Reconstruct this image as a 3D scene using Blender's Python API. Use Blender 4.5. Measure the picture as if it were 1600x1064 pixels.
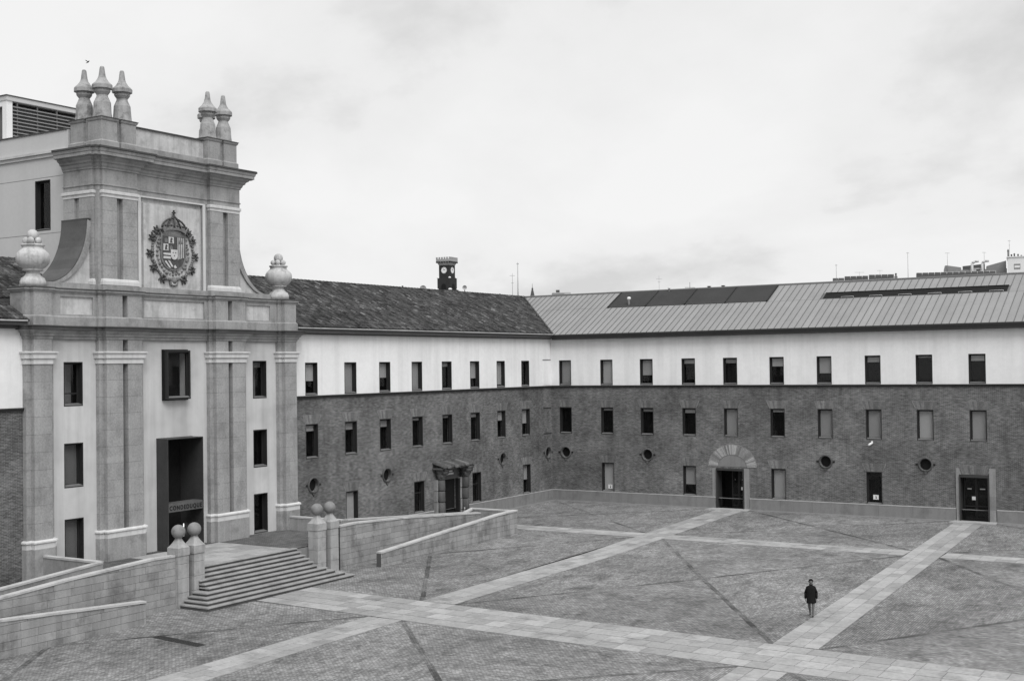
import bpy, bmesh, math, random
from mathutils import Vector, Matrix
R = math.radians
random.seed(11)
for o in list(bpy.data.objects):
    bpy.data.objects.remove(o)
scene = bpy.context.scene
COL = scene.collection

# ------------------------------------------------------------------ camera
cam_d = bpy.data.cameras.new('Camera')
cam = bpy.data.objects.new('Camera', cam_d)
COL.objects.link(cam)
cam_d.sensor_width = 36.0
cam_d.lens = 1947.94 / 1600.0 * 36.0
cam_d.clip_end = 3000.0
yaw, pitch, roll = R(32.129), R(1.130), R(-0.795)
fw = Vector((-math.sin(yaw) * math.cos(pitch), math.cos(yaw) * math.cos(pitch), math.sin(pitch)))
rt = Vector((math.cos(yaw), math.sin(yaw), 0))
up = rt.cross(fw)
r2 = rt * math.cos(roll) + up * math.sin(roll)
u2 = -rt * math.sin(roll) + up * math.cos(roll)
M = Matrix((r2, u2, -fw)).transposed().to_4x4()
CAMP = Vector((56.306, -96.161, 12.0))
M.translation = CAMP
cam.matrix_world = M
scene.camera = cam
scene.render.resolution_x = 1024
scene.render.resolution_y = 680

# ------------------------------------------------------------------ world: overcast sky
SUN_EL, SUN_AZ = R(52), math.atan2(0.80, -0.60)      # azimuth measured from +Y towards +X
world = bpy.data.worlds.new('World')
scene.world = world
world.use_nodes = True
nt = world.node_tree
nt.nodes.clear()
def N(t, **k):
    n = nt.nodes.new(t)
    for a, b in k.items():
        setattr(n, a, b)
    return n
out = N('ShaderNodeOutputWorld')
bg = N('ShaderNodeBackground')
bg.inputs['Strength'].default_value = 0.1
sky = N('ShaderNodeTexSky', sky_type='NISHITA', sun_disc=False, sun_elevation=SUN_EL, sun_rotation=SUN_AZ)
bw = N('ShaderNodeRGBToBW')
tc = N('ShaderNodeTexCoord')
sep = N('ShaderNodeSeparateXYZ')
nt.links.new(tc.outputs['Generated'], sep.inputs[0])
def wmath(op, a, b):
    n = N('ShaderNodeMath', operation=op)
    for i, v in enumerate((a, b)):
        if isinstance(v, (int, float)):
            n.inputs[i].default_value = v
        else:
            nt.links.new(v, n.inputs[i])
    return n.outputs[0]
zc = wmath('ADD', wmath('ABSOLUTE', sep.outputs['Z'], 0), 0.42)
px = wmath('DIVIDE', sep.outputs['X'], zc)
py = wmath('DIVIDE', sep.outputs['Y'], zc)
comb = N('ShaderNodeCombineXYZ')
nt.links.new(px, comb.inputs[0]); nt.links.new(py, comb.inputs[1])
comb.inputs[2].default_value = 2.07
n1 = N('ShaderNodeTexNoise'); n1.inputs['Scale'].default_value = 1.9; n1.inputs['Detail'].default_value = 8; n1.inputs['Roughness'].default_value = 0.56; n1.inputs['Distortion'].default_value = 0.15
nt.links.new(comb.outputs[0], n1.inputs['Vector'])
rmp = N('ShaderNodeValToRGB')
rmp.color_ramp.elements[0].position = 0.33; rmp.color_ramp.elements[0].color = (3.8, 3.8, 3.8, 1)
rmp.color_ramp.elements[1].position = 0.60; rmp.color_ramp.elements[1].color = (5.25, 5.25, 5.25, 1)
e = rmp.color_ramp.elements.new(0.45); e.color = (4.9, 4.9, 4.9, 1)
nt.links.new(n1.outputs[0], rmp.inputs[0])
nt.links.new(sky.outputs[0], bw.inputs[0])
mx = N('ShaderNodeMix', data_type='RGBA')
mx.inputs[0].default_value = 0.95
nt.links.new(bw.outputs[0], mx.inputs[6]); nt.links.new(rmp.outputs[0], mx.inputs[7])
nt.links.new(mx.outputs[2], bg.inputs['Color'])
nt.links.new(bg.outputs[0], out.inputs[0])

# ------------------------------------------------------------------ sun behind thin cloud
sd = bpy.data.lights.new('Sun', 'SUN')
sd.energy = 1.5
sd.angle = R(38)
sd.color = (1, 1, 1)
sun = bpy.data.objects.new('Sun', sd)
COL.objects.link(sun)
to_sun = Vector((math.sin(SUN_AZ) * math.cos(SUN_EL), math.cos(SUN_AZ) * math.cos(SUN_EL), math.sin(SUN_EL)))
sun.rotation_euler = (-to_sun).to_track_quat('-Z', 'Y').to_euler()
scene.view_settings.view_transform = 'Standard'
scene.view_settings.look = 'None'
scene.view_settings.exposure = 0.8
scene.view_settings.gamma = 1.0

# ------------------------------------------------------------------ materials (black-and-white place)
MATS = {}
def new_mat(name):
    m = bpy.data.materials.new(name)
    m.use_nodes = True
    t = m.node_tree
    b = t.nodes['Principled BSDF']
    MATS[name] = m
    return m, t, b
class NT:
    def __init__(s, t): s.t = t
    def n(s, ty, **k):
        n = s.t.nodes.new(ty)
        for a, b in k.items(): setattr(n, a, b)
        return n
    def l(s, a, b): s.t.links.new(a, b)
    def math(s, op, a, b=0.0, clamp=False):
        n = s.n('ShaderNodeMath', operation=op); n.use_clamp = clamp
        for i, v in enumerate((a, b)):
            if isinstance(v, (int, float)): n.inputs[i].default_value = v
            else: s.l(v, n.inputs[i])
        return n.outputs[0]
    def pos(s): return s.n('ShaderNodeNewGeometry').outputs['Position']
    def scaled(s, v, x, y, z):
        n = s.n('ShaderNodeVectorMath', operation='MULTIPLY'); s.l(v, n.inputs[0]); n.inputs[1].default_value = (x, y, z)
        return n.outputs[0]
    def noise(s, v, sc, det=4, rough=0.55):
        n = s.n('ShaderNodeTexNoise'); s.l(v, n.inputs['Vector']); n.inputs['Scale'].default_value = sc
        n.inputs['Detail'].default_value = det; n.inputs['Roughness'].default_value = rough
        return n.outputs[0]
    def rng(s, v, a, b, c, d):
        n = s.n('ShaderNodeMapRange'); s.l(v, n.inputs[0])
        for i, x in enumerate((a, b, c, d)): n.inputs[i + 1].default_value = x
        return n.outputs[0]
    def bump(s, h, strength, dist, bsdf):
        n = s.n('ShaderNodeBump'); n.inputs['Strength'].default_value = strength; n.inputs['Distance'].default_value = dist
        s.l(h, n.inputs['Height']); s.l(n.outputs[0], bsdf.inputs['Normal'])
def surf(name, v, rough=0.85, big=(0.35, 0.12), fine=(14, 0.10), streak=None, rnd=0.0, island=0.0, bump=0.0, spec=0.25, metallic=0.0, stain=None, lichen=False):
    """grey surface: base value times large blotches, fine grain, vertical run-off streaks and a per-piece tone"""
    m, t, b = new_mat(name)
    g = NT(t); p = g.pos()
    val = g.rng(g.noise(p, big[0], 5), 0.25, 0.75, 1 - big[1], 1 + big[1])
    f = g.noise(p, fine[0], 3, 0.7)
    val = g.math('MULTIPLY', val, g.rng(f, 0.25, 0.75, 1 - fine[1], 1 + fine[1]))
    if streak:
        s = g.noise(g.scaled(p, streak[0], streak[0], streak[0] * 0.06), 1.0, 4, 0.6)
        val = g.math('MULTIPLY', val, g.rng(s, 0.45, 0.8, 1.0, 1 - streak[1]))
    if stain:
        s2 = g.noise(g.scaled(p, 1.0, 1.0, 1.0), stain[0], 7, 0.68)
        val = g.math('MULTIPLY', val, g.rng(s2, 0.50, 0.68, 1.0, 1 - stain[1]))
    if rnd:
        oi = g.n('ShaderNodeObjectInfo')
        val = g.math('MULTIPLY', val, g.rng(oi.outputs['Random'], 0, 1, 1 - rnd, 1 + rnd))
    if island:
        ge = g.n('ShaderNodeNewGeometry')
        val = g.math('MULTIPLY', val, g.rng(ge.outputs['Random Per Island'], 0, 1, 1 - island, 1 + island))
    if lichen:
        src = g.n('ShaderNodeNewGeometry').outputs['Random Per Island'] if island else g.n('ShaderNodeObjectInfo').outputs['Random']
        val = g.math('MULTIPLY', val, g.rng(g.math('FRACT', g.math('MULTIPLY', src, 37.0)), 0.86, 1.0, 1.0, 2.6))
    val = g.math('MULTIPLY', val, v)
    c = g.n('ShaderNodeCombineColor')
    for i in range(3): g.l(val, c.inputs[i])
    g.l(c.outputs[0], b.inputs['Base Color'])
    b.inputs['Roughness'].default_value = rough
    b.inputs['Specular IOR Level'].default_value = spec
    b.inputs['Metallic'].default_value = metallic
    if bump: g.bump(f, bump, 0.02, b)
    return m
surf('stucco', 0.80, big=(0.22, 0.07), fine=(3.0, 0.04), streak=(1.1, 0.17), bump=0.1, stain=(0.35, 0.05))
surf('portal_plaster', 0.54, big=(0.4, 0.10), fine=(4.0, 0.04), streak=(1.6, 0.22), bump=0.1, stain=(0.5, 0.14))
surf('panel_plaster', 0.5, big=(1.1, 0.16), fine=(6.0, 0.08), streak=(3.0, 0.35), bump=0.1, stain=(1.2, 0.3))
surf('granite', 0.315, big=(0.8, 0.14), fine=(9, 0.20), streak=(1.4, 0.25), rnd=0.05, bump=0.2, stain=(0.7, 0.28))
surf('granite_trim', 0.31, big=(0.6, 0.14), fine=(9, 0.14), streak=(2.2, 0.25), bump=0.2, stain=(0.9, 0.34))
surf('white_stone', 0.58, big=(0.9, 0.07), fine=(12, 0.05), streak=(3.0, 0.22), bump=0.15)
surf('weathered_lead', 0.065, big=(0.8, 0.3), fine=(8, 0.15), rough=0.7)
surf('slate', 0.085, big=(0.9, 0.2), fine=(9, 0.12), rnd=0.12, rough=0.7)
surf('finial_stone', 0.33, big=(2.0, 0.22), fine=(9, 0.12), streak=(4, 0.2), bump=0.3, stain=(2.2, 0.5))
surf('urn_stone', 0.5, big=(1.6, 0.12), fine=(10, 0.08), streak=(5, 0.35), bump=0.2, stain=(2.0, 0.4))
surf('ball_stone', 0.22, big=(2.4, 0.15), fine=(18, 0.10), bump=0.3, stain=(2.5, 0.3))
surf('pier_stone', 0.36, big=(1.2, 0.12), fine=(16, 0.08), streak=(3.2, 0.28), rnd=0.05, bump=0.2, stain=(1.3, 0.30))
surf('ramp_stone', 0.29, big=(0.9, 0.16), fine=(13, 0.10), streak=(2.5, 0.30), rnd=0.13, bump=0.3, stain=(0.7, 0.45))
surf('joint_dark', 0.08, big=(0.9, 0.2), fine=(13, 0.1))
surf('coping_stone', 0.46, big=(1.2, 0.12), fine=(13, 0.08), streak=None, rnd=0.05, bump=0.2, stain=(0.9, 0.3))
surf('step_stone', 0.29, big=(1.4, 0.16), fine=(14, 0.12), rnd=0.06, bump=0.2, stain=(1.0, 0.3))
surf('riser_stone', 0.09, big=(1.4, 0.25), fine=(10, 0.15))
surf('plinth_stone', 0.225, big=(0.7, 0.12), fine=(10, 0.08), streak=(2.0, 0.22), bump=0.2, stain=(0.7, 0.3))
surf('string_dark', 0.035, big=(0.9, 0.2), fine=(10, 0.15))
surf('gutter_metal', 0.06, big=(0.5, 0.15), fine=(8, 0.08), rough=0.5)
surf('gutter_edge', 0.42, big=(0.8, 0.2), fine=(8, 0.10), rough=0.6)
surf('roof_tile', 0.052, big=(0.5, 0.34), fine=(6, 0.4), island=0.6, rough=0.9, bump=0.2, lichen=True)
surf('roof_tile_single', 0.052, big=(0.5, 0.34), fine=(6, 0.4), rnd=0.6, rough=0.9, bump=0.2, lichen=True)
surf('roof_base', 0.045, big=(0.8, 0.2), fine=(7, 0.2))
surf('zinc', 0.25, big=(0.35, 0.06), fine=(9, 0.04), rnd=0.05, rough=0.55, spec=0.4, stain=(0.5, 0.10))
surf('zinc_seam', 0.12, big=(0.5, 0.1), fine=(9, 0.1), rough=0.6)
surf('slat_metal', 0.05, big=(0.5, 0.15), fine=(5, 0.1), rough=0.6)
surf('louvre', 0.016, big=(0.5, 0.15), fine=(5, 0.1), rough=0.6)
surf('fascia_dark', 0.028, big=(0.4, 0.15), fine=(5, 0.1), rough=0.6)
surf('frame_dark', 0.024, big=(0.6, 0.15), fine=(9, 0.1), rough=0.5)
surf('steel_box', 0.045, big=(0.7, 0.2), fine=(7, 0.12), streak=(2.5, 0.3), rough=0.5)
surf('blind', 0.44, big=(0.5, 0.08), fine=(6, 0.03), rnd=0.22, rough=0.8)
surf('blind_dark', 0.17, big=(0.5, 0.1), fine=(6, 0.05), rough=0.8)
surf('sill_stone', 0.14, big=(0.9, 0.1), fine=(10, 0.1))
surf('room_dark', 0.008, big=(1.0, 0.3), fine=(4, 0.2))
surf('arch_brick', 0.155, big=(1.2, 0.25), fine=(7, 0.3), island=0.30, rnd=0.12)
surf('fan_brick', 0.29, big=(1.2, 0.15), fine=(7, 0.2), island=0.42)
surf('arch_edge', 0.21, big=(1.2, 0.35), fine=(5, 0.35))
surf('door_stone', 0.25, big=(0.9, 0.16), fine=(10, 0.12), streak=(3, 0.3), rnd=0.1, bump=0.3)
surf('old_stone', 0.1, big=(0.9, 0.25), fine=(10, 0.2), streak=(3, 0.4), rnd=0.12, bump=0.4)
surf('hood_tile', 0.1, big=(1.5, 0.4), fine=(8, 0.3), rnd=0.4)
surf('sign_metal', 0.10, big=(1.5, 0.2), fine=(8, 0.1), rough=0.5)
surf('black_iron', 0.02, big=(1, 0.2), fine=(8, 0.1), rough=0.5)
surf('slab', 0.335, big=(0.5, 0.15), fine=(6, 0.16), rnd=0.18, bump=0.2, stain=(0.5, 0.42))
surf('slab_bed', 0.06, big=(0.5, 0.2), fine=(9, 0.12))
surf('crest_dark', 0.07, big=(2.5, 0.3), fine=(9, 0.25))
surf('crest_mid', 0.17, big=(2.5, 0.3), fine=(11, 0.25), bump=0.4)
surf('crest_light', 0.52, big=(2.5, 0.15), fine=(11, 0.15))
surf('tower_brick', 0.028, big=(0.2, 0.2), fine=(2, 0.2))
surf('tower_stone', 0.30, big=(0.3, 0.2), fine=(2, 0.15))
surf('white_paint', 0.72, big=(0.5, 0.05), fine=(6, 0.03), rough=0.6)
surf('far_wall', 0.42, big=(0.1, 0.1), fine=(1, 0.06))
surf('far_grey', 0.22, big=(0.1, 0.15), fine=(1, 0.08))
surf('far_dark', 0.08, big=(0.2, 0.15), fine=(1, 0.08))
surf('rear_wall', 0.48, big=(0.25, 0.05), fine=(4, 0.03), streak=(1.0, 0.07))
surf('pavilion_slat', 0.22, big=(0.5, 0.1), fine=(6, 0.08), rough=0.6)
surf('pavilion_dark', 0.1, big=(0.5, 0.2), fine=(3, 0.1), rough=0.5)
surf('solar_cell', 0.035, big=(0.5, 0.1), fine=(3, 0.05), rough=0.25, spec=0.5)
surf('metal_light', 0.45, big=(0.5, 0.1), fine=(5, 0.05), rough=0.45)
surf('coat_black', 0.006, big=(3, 0.2), fine=(20, 0.2), rough=0.9)
surf('trousers', 0.11, big=(3, 0.15), fine=(20, 0.1), rough=0.9)
surf('skin', 0.13, big=(4, 0.1), fine=(20, 0.05), rough=0.6)
surf('shoe', 0.02, big=(4, 0.1), fine=(20, 0.05), rough=0.5)
surf('grate', 0.055, big=(2, 0.2), fine=(10, 0.1), rough=0.6)

def brick_mat(name, c1, c2, mortar, bw=0.28, bh=0.075, blot=0.22):
    m, t, b = new_mat(name)
    g = NT(t); p = g.pos()
    s = g.n('ShaderNodeSeparateXYZ'); g.l(p, s.inputs[0])
    c = g.n('ShaderNodeCombineXYZ')
    g.l(g.math('ADD', s.outputs[0], s.outputs[1]), c.inputs[0]); g.l(s.outputs[2], c.inputs[1])
    br = g.n('ShaderNodeTexBrick')
    g.l(c.outputs[0], br.inputs['Vector'])
    for k, v in (('Color1', c1), ('Color2', c2), ('Mortar', mortar)): br.inputs[k].default_value = (v, v, v, 1)
    br.inputs['Scale'].default_value = 1.0; br.inputs['Mortar Size'].default_value = 0.012; br.inputs['Bias'].default_value = -0.1
    br.inputs['Brick Width'].default_value = bw; br.inputs['Row Height'].default_value = bh
    k = g.rng(g.noise(p, 0.55, 6, 0.65), 0.28, 0.72, 1 - blot, 1 + blot)
    k = g.math('MULTIPLY', k, g.rng(g.noise(g.scaled(p, 1.0, 1.0, 3.6), 2.2, 4, 0.75), 0.3, 0.7, 0.55, 1.48))
    k = g.math('MULTIPLY', k, g.rng(g.noise(g.scaled(p, 1.4, 1.4, 0.1), 1.0, 3), 0.5, 0.8, 1.0, 0.75))
    k = g.math('MULTIPLY', k, g.rng(g.noise(p, 0.13, 5, 0.6), 0.32, 0.68, 0.76, 1.28))
    vm = g.n('ShaderNodeVectorMath', operation='SCALE'); g.l(br.outputs['Color'], vm.inputs[0]); g.l(k, vm.inputs['Scale'])
    g.l(vm.outputs[0], b.inputs['Base Color'])
    b.inputs['Roughness'].default_value = 0.95; b.inputs['Specular IOR Level'].default_value = 0.1
    g.bump(br.outputs['Fac'], -0.3, 0.01, b)
    return m
brick_mat('brick', 0.075, 0.135, 0.20, blot=0.34)

def cobble_mat(name, c1, c2, mortar, bw, bh, patch=None):
    m, t, b = new_mat(name)
    g = NT(t); p = g.pos()
    uv = g.n('ShaderNodeUVMap').outputs[0]
    wob = g.n('ShaderNodeVectorMath', operation='SCALE'); wob.inputs['Scale'].default_value = 0.10
    nz = g.n('ShaderNodeTexNoise'); g.l(p, nz.inputs['Vector']); nz.inputs['Scale'].default_value = 0.9
    g.l(nz.outputs['Color'], wob.inputs[0])
    ad = g.n('ShaderNodeVectorMath', operation='ADD'); g.l(uv, ad.inputs[0]); g.l(wob.outputs[0], ad.inputs[1])
    br = g.n('ShaderNodeTexBrick'); g.l(ad.outputs[0], br.inputs['Vector'])
    for k, v in (('Color1', c1), ('Color2', c2), ('Mortar', mortar)): br.inputs[k].default_value = (v, v, v, 1)
    br.inputs['Scale'].default_value = 1.0; br.inputs['Mortar Size'].default_value = 0.014; br.inputs['Mortar Smooth'].default_value = 0.4
    br.inputs['Brick Width'].default_value = bw; br.inputs['Row Height'].default_value = bh
    k = g.rng(g.noise(p, 0.11, 6, 0.6), 0.3, 0.7, 0.68, 1.28)
    k = g.math('MULTIPLY', k, g.rng(g.noise(p, 0.8, 6, 0.7), 0.3, 0.7, 0.72, 1.28))
    k = g.math('MULTIPLY', k, g.rng(g.noise(g.scaled(uv, 0.25, 1.6, 1.0), 2.2, 4, 0.7), 0.3, 0.7, 0.80, 1.22))
    k = g.math('MULTIPLY', k, g.rng(g.noise(p, 5.0, 3, 0.8), 0.3, 0.7, 0.72, 1.30))
    # old damp stains
    st = g.noise(g.scaled(p, 1.0, 0.45, 1.0), 0.5, 8, 0.72)
    k = g.math('MULTIPLY', k, g.rng(st, 0.53, 0.68, 1.0, 0.5))
    sp_ = g.noise(g.scaled(p, 0.5, 1.3, 1.0), 1.3, 6, 0.75)
    k = g.math('MULTIPLY', k, g.rng(sp_, 0.60, 0.70, 1.0, 0.6))
    if patch: k = g.math('MULTIPLY', k, g.rng(g.noise(p, 0.35, 4, 0.7), 0.38, 0.62, patch[0], patch[1]))
    vm = g.n('ShaderNodeVectorMath', operation='SCALE'); g.l(br.outputs['Color'], vm.inputs[0]); g.l(k, vm.inputs['Scale'])
    g.l(vm.outputs[0], b.inputs['Base Color'])
    b.inputs['Roughness'].default_value = 0.8; b.inputs['Specular IOR Level'].default_value = 0.25
    g.bump(br.outputs['Fac'], -0.6, 0.02, b)
    return m
cobble_mat('cobble', 0.15, 0.29, 0.09, 0.20, 0.11)
cobble_mat('cobble_gutter', 0.085, 0.14, 0.055, 0.16, 0.14, (0.6, 1.75))
cobble_mat('terrace_sett', 0.09, 0.14, 0.05, 0.22, 0.12)
cobble_mat('ramp_floor', 0.16, 0.22, 0.09, 0.5, 0.4)
surf('ground_far', 0.16, big=(0.08, 0.2), fine=(2, 0.1))

def glass_mat():
    m, t, b = new_mat('glass')
    g = NT(t)
    t.nodes.remove(b)
    gl = g.n('ShaderNodeBsdfGlossy'); gl.inputs['Roughness'].default_value = 0.03
    gl.inputs['Color'].default_value = (0.5, 0.5, 0.5, 1)
    tr = g.n('ShaderNodeBsdfTransparent'); tr.inputs['Color'].default_value = (0.9, 0.9, 0.9, 1)
    fc = g.n('ShaderNodeLayerWeight'); fc.inputs['Blend'].default_value = 0.5
    fr_ = g.math('ADD', g.math('MULTIPLY', g.math('POWER', fc.outputs['Facing'], 5.0), 0.95), 0.026)
    mixn = g.n('ShaderNodeMixShader')
    g.l(fr_, mixn.inputs[0]); g.l(tr.outputs[0], mixn.inputs[1]); g.l(gl.outputs[0], mixn.inputs[2])
    g.l(mixn.outputs[0], t.nodes['Material Output'].inputs[0])
glass_mat()
m, t, b = new_mat('lamp_tube')
b.inputs['Emission Color'].default_value = (1, 1, 1, 1); b.inputs['Emission Strength'].default_value = 1.2

# ------------------------------------------------------------------ mesh helpers
ORG = {}
class Fr:
    """wall frame: u along the wall, n outward, z up"""
    def __init__(s, o, ud, nd): s.o, s.u, s.n = Vector(o), Vector(ud), Vector(nd)
    def __call__(s, u, n, z): return s.o + s.u * u + s.n * n + Vector((0, 0, z))
FA = Fr((0, 0, 0), (0, 1, 0), (1, 0, 0))       # courtyard face looking +X, u = Y
FB = Fr((0, 0, 0), (1, 0, 0), (0, -1, 0))      # courtyard face looking -Y, u = X
class MB:
    def __init__(s): s.v, s.f, s.sm, s.uv = [], [], [], []
    def add(s, vs, fs, smooth=False):
        b = len(s.v); s.v += [Vector(p) for p in vs]
        for f in fs: s.f.append([b + i for i in f]); s.sm.append(smooth)
        return s
    def box(s, x0, x1, y0, y1, z0, z1):
        vs = [(x, y, z) for z in (z0, z1) for y in (y0, y1) for x in (x0, x1)]
        return s.add(vs, [(0, 2, 3, 1), (4, 5, 7, 6), (0, 1, 5, 4), (1, 3, 7, 5), (3, 2, 6, 7), (2, 0, 4, 6)])
    def boxf(s, F, u0, u1, n0, n1, z0, z1):
        vs = [F(u, n, z) for z in (z0, z1) for n in (n0, n1) for u in (u0, u1)]
        return s.add(vs, [(0, 2, 3, 1), (4, 5, 7, 6), (0, 1, 5, 4), (1, 3, 7, 5), (3, 2, 6, 7), (2, 0, 4, 6)])
    def prism(s, poly, depth):
        """poly: 3-D points in a plane; depth: vector"""
        n = len(poly); d = Vector(depth)
        vs = [Vector(p) for p in poly] + [Vector(p) + d for p in poly]
        fs = [tuple(range(n)), tuple(range(2 * n - 1, n - 1, -1))] + [(i, (i + 1) % n, n + (i + 1) % n, n + i) for i in range(n)]
        return s.add(vs, fs)
    def prismf(s, F, uz, n0, n1):
        return s.prism([F(u, n0, z) for u, z in uz], F.n * (n1 - n0))
    def lathe(s, prof, c, seg=24, smooth=True, rot=0.0, squash=1.0):
        c = Vector(c); vs = []; fs = []
        for r, z in prof:
            for k in range(seg):
                a = rot + 2 * math.pi * k / seg
                vs.append(c + Vector((r * math.cos(a), r * math.sin(a) * squash, z)))
        for i in range(len(prof) - 1):
            for k in range(seg):
                k2 = (k + 1) % seg
                fs.append((i * seg + k, i * seg + k2, (i + 1) * seg + k2, (i + 1) * seg + k))
        fs.append(tuple(range(seg - 1, -1, -1))); fs.append(tuple((len(prof) - 1) * seg + k for k in range(seg)))
        return s.add(vs, fs, smooth)
    def ball(s, c, r, seg=20, rings=12, sz=1.0):
        prof = [(max(r * math.sin(math.pi * i / rings), 0.001), -r * sz * math.cos(math.pi * i / rings)) for i in range(rings + 1)]
        return s.lathe(prof, c, seg)
    def tube(s, a, b, r, seg=8, r1=None):
        a, b = Vector(a), Vector(b); d = (b - a).normalized()
        x = d.orthogonal().normalized(); y = d.cross(x); r1 = r if r1 is None else r1
        vs = [a + (x * math.cos(2 * math.pi * k / seg) + y * math.sin(2 * math.pi * k / seg)) * r for k in range(seg)]
        vs += [b + (x * math.cos(2 * math.pi * k / seg) + y * math.sin(2 * math.pi * k / seg)) * r1 for k in range(seg)]
        fs = [(k, (k + 1) % seg, seg + (k + 1) % seg, seg + k) for k in range(seg)] + [tuple(range(seg - 1, -1, -1)), tuple(range(seg, 2 * seg))]
        return s.add(vs, fs, True)
    def mesh(s, name, mat, origin=Vector((0, 0, 0)), recalc=True, uvs=None):
        me = bpy.data.meshes.new(name)
        me.from_pydata([p - origin for p in s.v], [], s.f)
        if uvs:
            l = me.uv_layers.new(name='UVMap')
            for i, u in enumerate(uvs): l.data[i].uv = u
        if recalc:
            bm = bmesh.new(); bm.from_mesh(me); bmesh.ops.recalc_face_normals(bm, faces=bm.faces); bm.to_mesh(me); bm.free()
        for p, q in zip(me.polygons, s.sm): p.use_smooth = q
        if mat: me.materials.append(MATS[mat])
        return me
    def build(s, name, mat, parent=None, uvs=None, recalc=True):
        og = ORG.get(parent, Vector((0, 0, 0))) if parent else Vector((0, 0, 0))
        o = bpy.data.objects.new(name, s.mesh(name, mat, og, recalc, uvs))
        COL.objects.link(o); o.parent = parent
        ORG[o] = og
        return o
def tag(o, label=None, cat=None, group=None, kind=None):
    if label: o['label'] = label
    if cat: o['category'] = cat
    if group: o['group'] = group
    if kind: o['kind'] = kind
    return o
def thing(name, loc, label, cat, group=None):
    o = bpy.data.objects.new(name, None); COL.objects.link(o)
    o.location = loc; o.empty_display_size = 0.5
    ORG[o] = Vector(loc)
    return tag(o, label, cat, group)
CUBES = {}
def piece(name, mat, parent, F, u0, u1, n0, n1, z0, z1):
    """a box-shaped piece; equal sizes share their mesh data"""
    a, b = F(u0, n0, z0), F(u1, n1, z1)
    sz = tuple(round(abs(b[i] - a[i]), 3) for i in range(3))
    key = (sz, mat)
    if key not in CUBES:
        q = MB().box(-sz[0] / 2, sz[0] / 2, -sz[1] / 2, sz[1] / 2, -sz[2] / 2, sz[2] / 2)
        CUBES[key] = q.mesh(name, mat)
    o = bpy.data.objects.new(name, CUBES[key]); COL.objects.link(o)
    o.parent = parent; o.location = (a + b) / 2 - ORG[parent]
    return o
def clip(poly, a, b, c):
    """keep the part of a 2-D polygon where a*x+b*y+c >= 0"""
    res = []
    for i in range(len(poly)):
        p, q = poly[i], poly[(i + 1) % len(poly)]
        dp, dq = a * p[0] + b * p[1] + c, a * q[0] + b * q[1] + c
        if dp >= 0: res.append(p)
        if (dp >= 0) != (dq >= 0):
            t = dp / (dp - dq); res.append((p[0] + (q[0] - p[0]) * t, p[1] + (q[1] - p[1]) * t))
    return res
def area(poly):
    return abs(sum(poly[i][0] * poly[(i + 1) % len(poly)][1] - poly[(i + 1) % len(poly)][0] * poly[i][1] for i in range(len(poly)))) / 2
def wall(mb, F, u0, u1, z0, z1, n=0.0, rects=(), circles=(), reveal=0.4):
    """wall sheet with real openings and their reveals"""
    ops = [(max(a, u0), min(b, u1), max(c, z0), min(d, z1)) for a, b, c, d in rects if b > u0 and a < u1 and d > z0 and c < z1]
    sq = [(u - r * 1.15, u + r * 1.15, z - r * 1.15, z + r * 1.15) for u, z, r in circles]
    us = sorted({u0, u1} | {o[0] for o in ops + sq} | {o[1] for o in ops + sq})
    zs = sorted({z0, z1} | {o[2] for o in ops + sq} | {o[3] for o in ops + sq})
    for i in range(len(us) - 1):
        for j in range(len(zs) - 1):
            cu, cz = (us[i] + us[i + 1]) / 2, (zs[j] + zs[j + 1]) / 2
            if any(o[0] < cu < o[1] and o[2] < cz < o[3] for o in ops + sq): continue
            mb.add([F(us[i], n, zs[j]), F(us[i + 1], n, zs[j]), F(us[i + 1], n, zs[j + 1]), F(us[i], n, zs[j + 1])], [(0, 1, 2, 3)])
    for a, b, c, d in ops:
        for p, q in (((a, c), (a, d)), ((b, c), (b, d)), ((a, d), (b, d)), ((a, c), (b, c))):
            mb.add([F(p[0], n, p[1]), F(q[0], n, q[1]), F(q[0], n - reveal, q[1]), F(p[0], n - reveal, p[1])], [(0, 1, 2, 3)])
    for u, z, r in circles:
        S = 32; h = r * 1.15; inn = []; outr = []
        for k in range(S):
            a = 2 * math.pi * k / S; c_, s_ = math.cos(a), math.sin(a); k_ = h / max(abs(c_), abs(s_))
            inn.append((u + r * c_, z + r * s_)); outr.append((u + k_ * c_, z + k_ * s_))
        for k in range(S):
            k2 = (k + 1) % S
            mb.add([F(inn[k][0], n, inn[k][1]), F(outr[k][0], n, outr[k][1]), F(outr[k2][0], n, outr[k2][1]), F(inn[k2][0], n, inn[k2][1])], [(0, 1, 2, 3)])
            mb.add([F(inn[k][0], n, inn[k][1]), F(inn[k2][0], n, inn[k2][1]), F(inn[k2][0], n - reveal, inn[k2][1]), F(inn[k][0], n - reveal, inn[k][1])], [(0, 1, 2, 3)])

def gz(y): return 0.005 * y            # the yard falls gently towards the camera
# ------------------------------------------------------------------ ground
g = MB()
g.add([(-900, -900, gz(-900) - 0.12), (900, -900, gz(-900) - 0.12), (900, 1500, gz(1500) - 0.12), (-900, 1500, gz(1500) - 0.12)], [(0, 1, 2, 3)])
tag(g.build('ground', 'ground_far', recalc=False), kind='structure')

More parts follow.
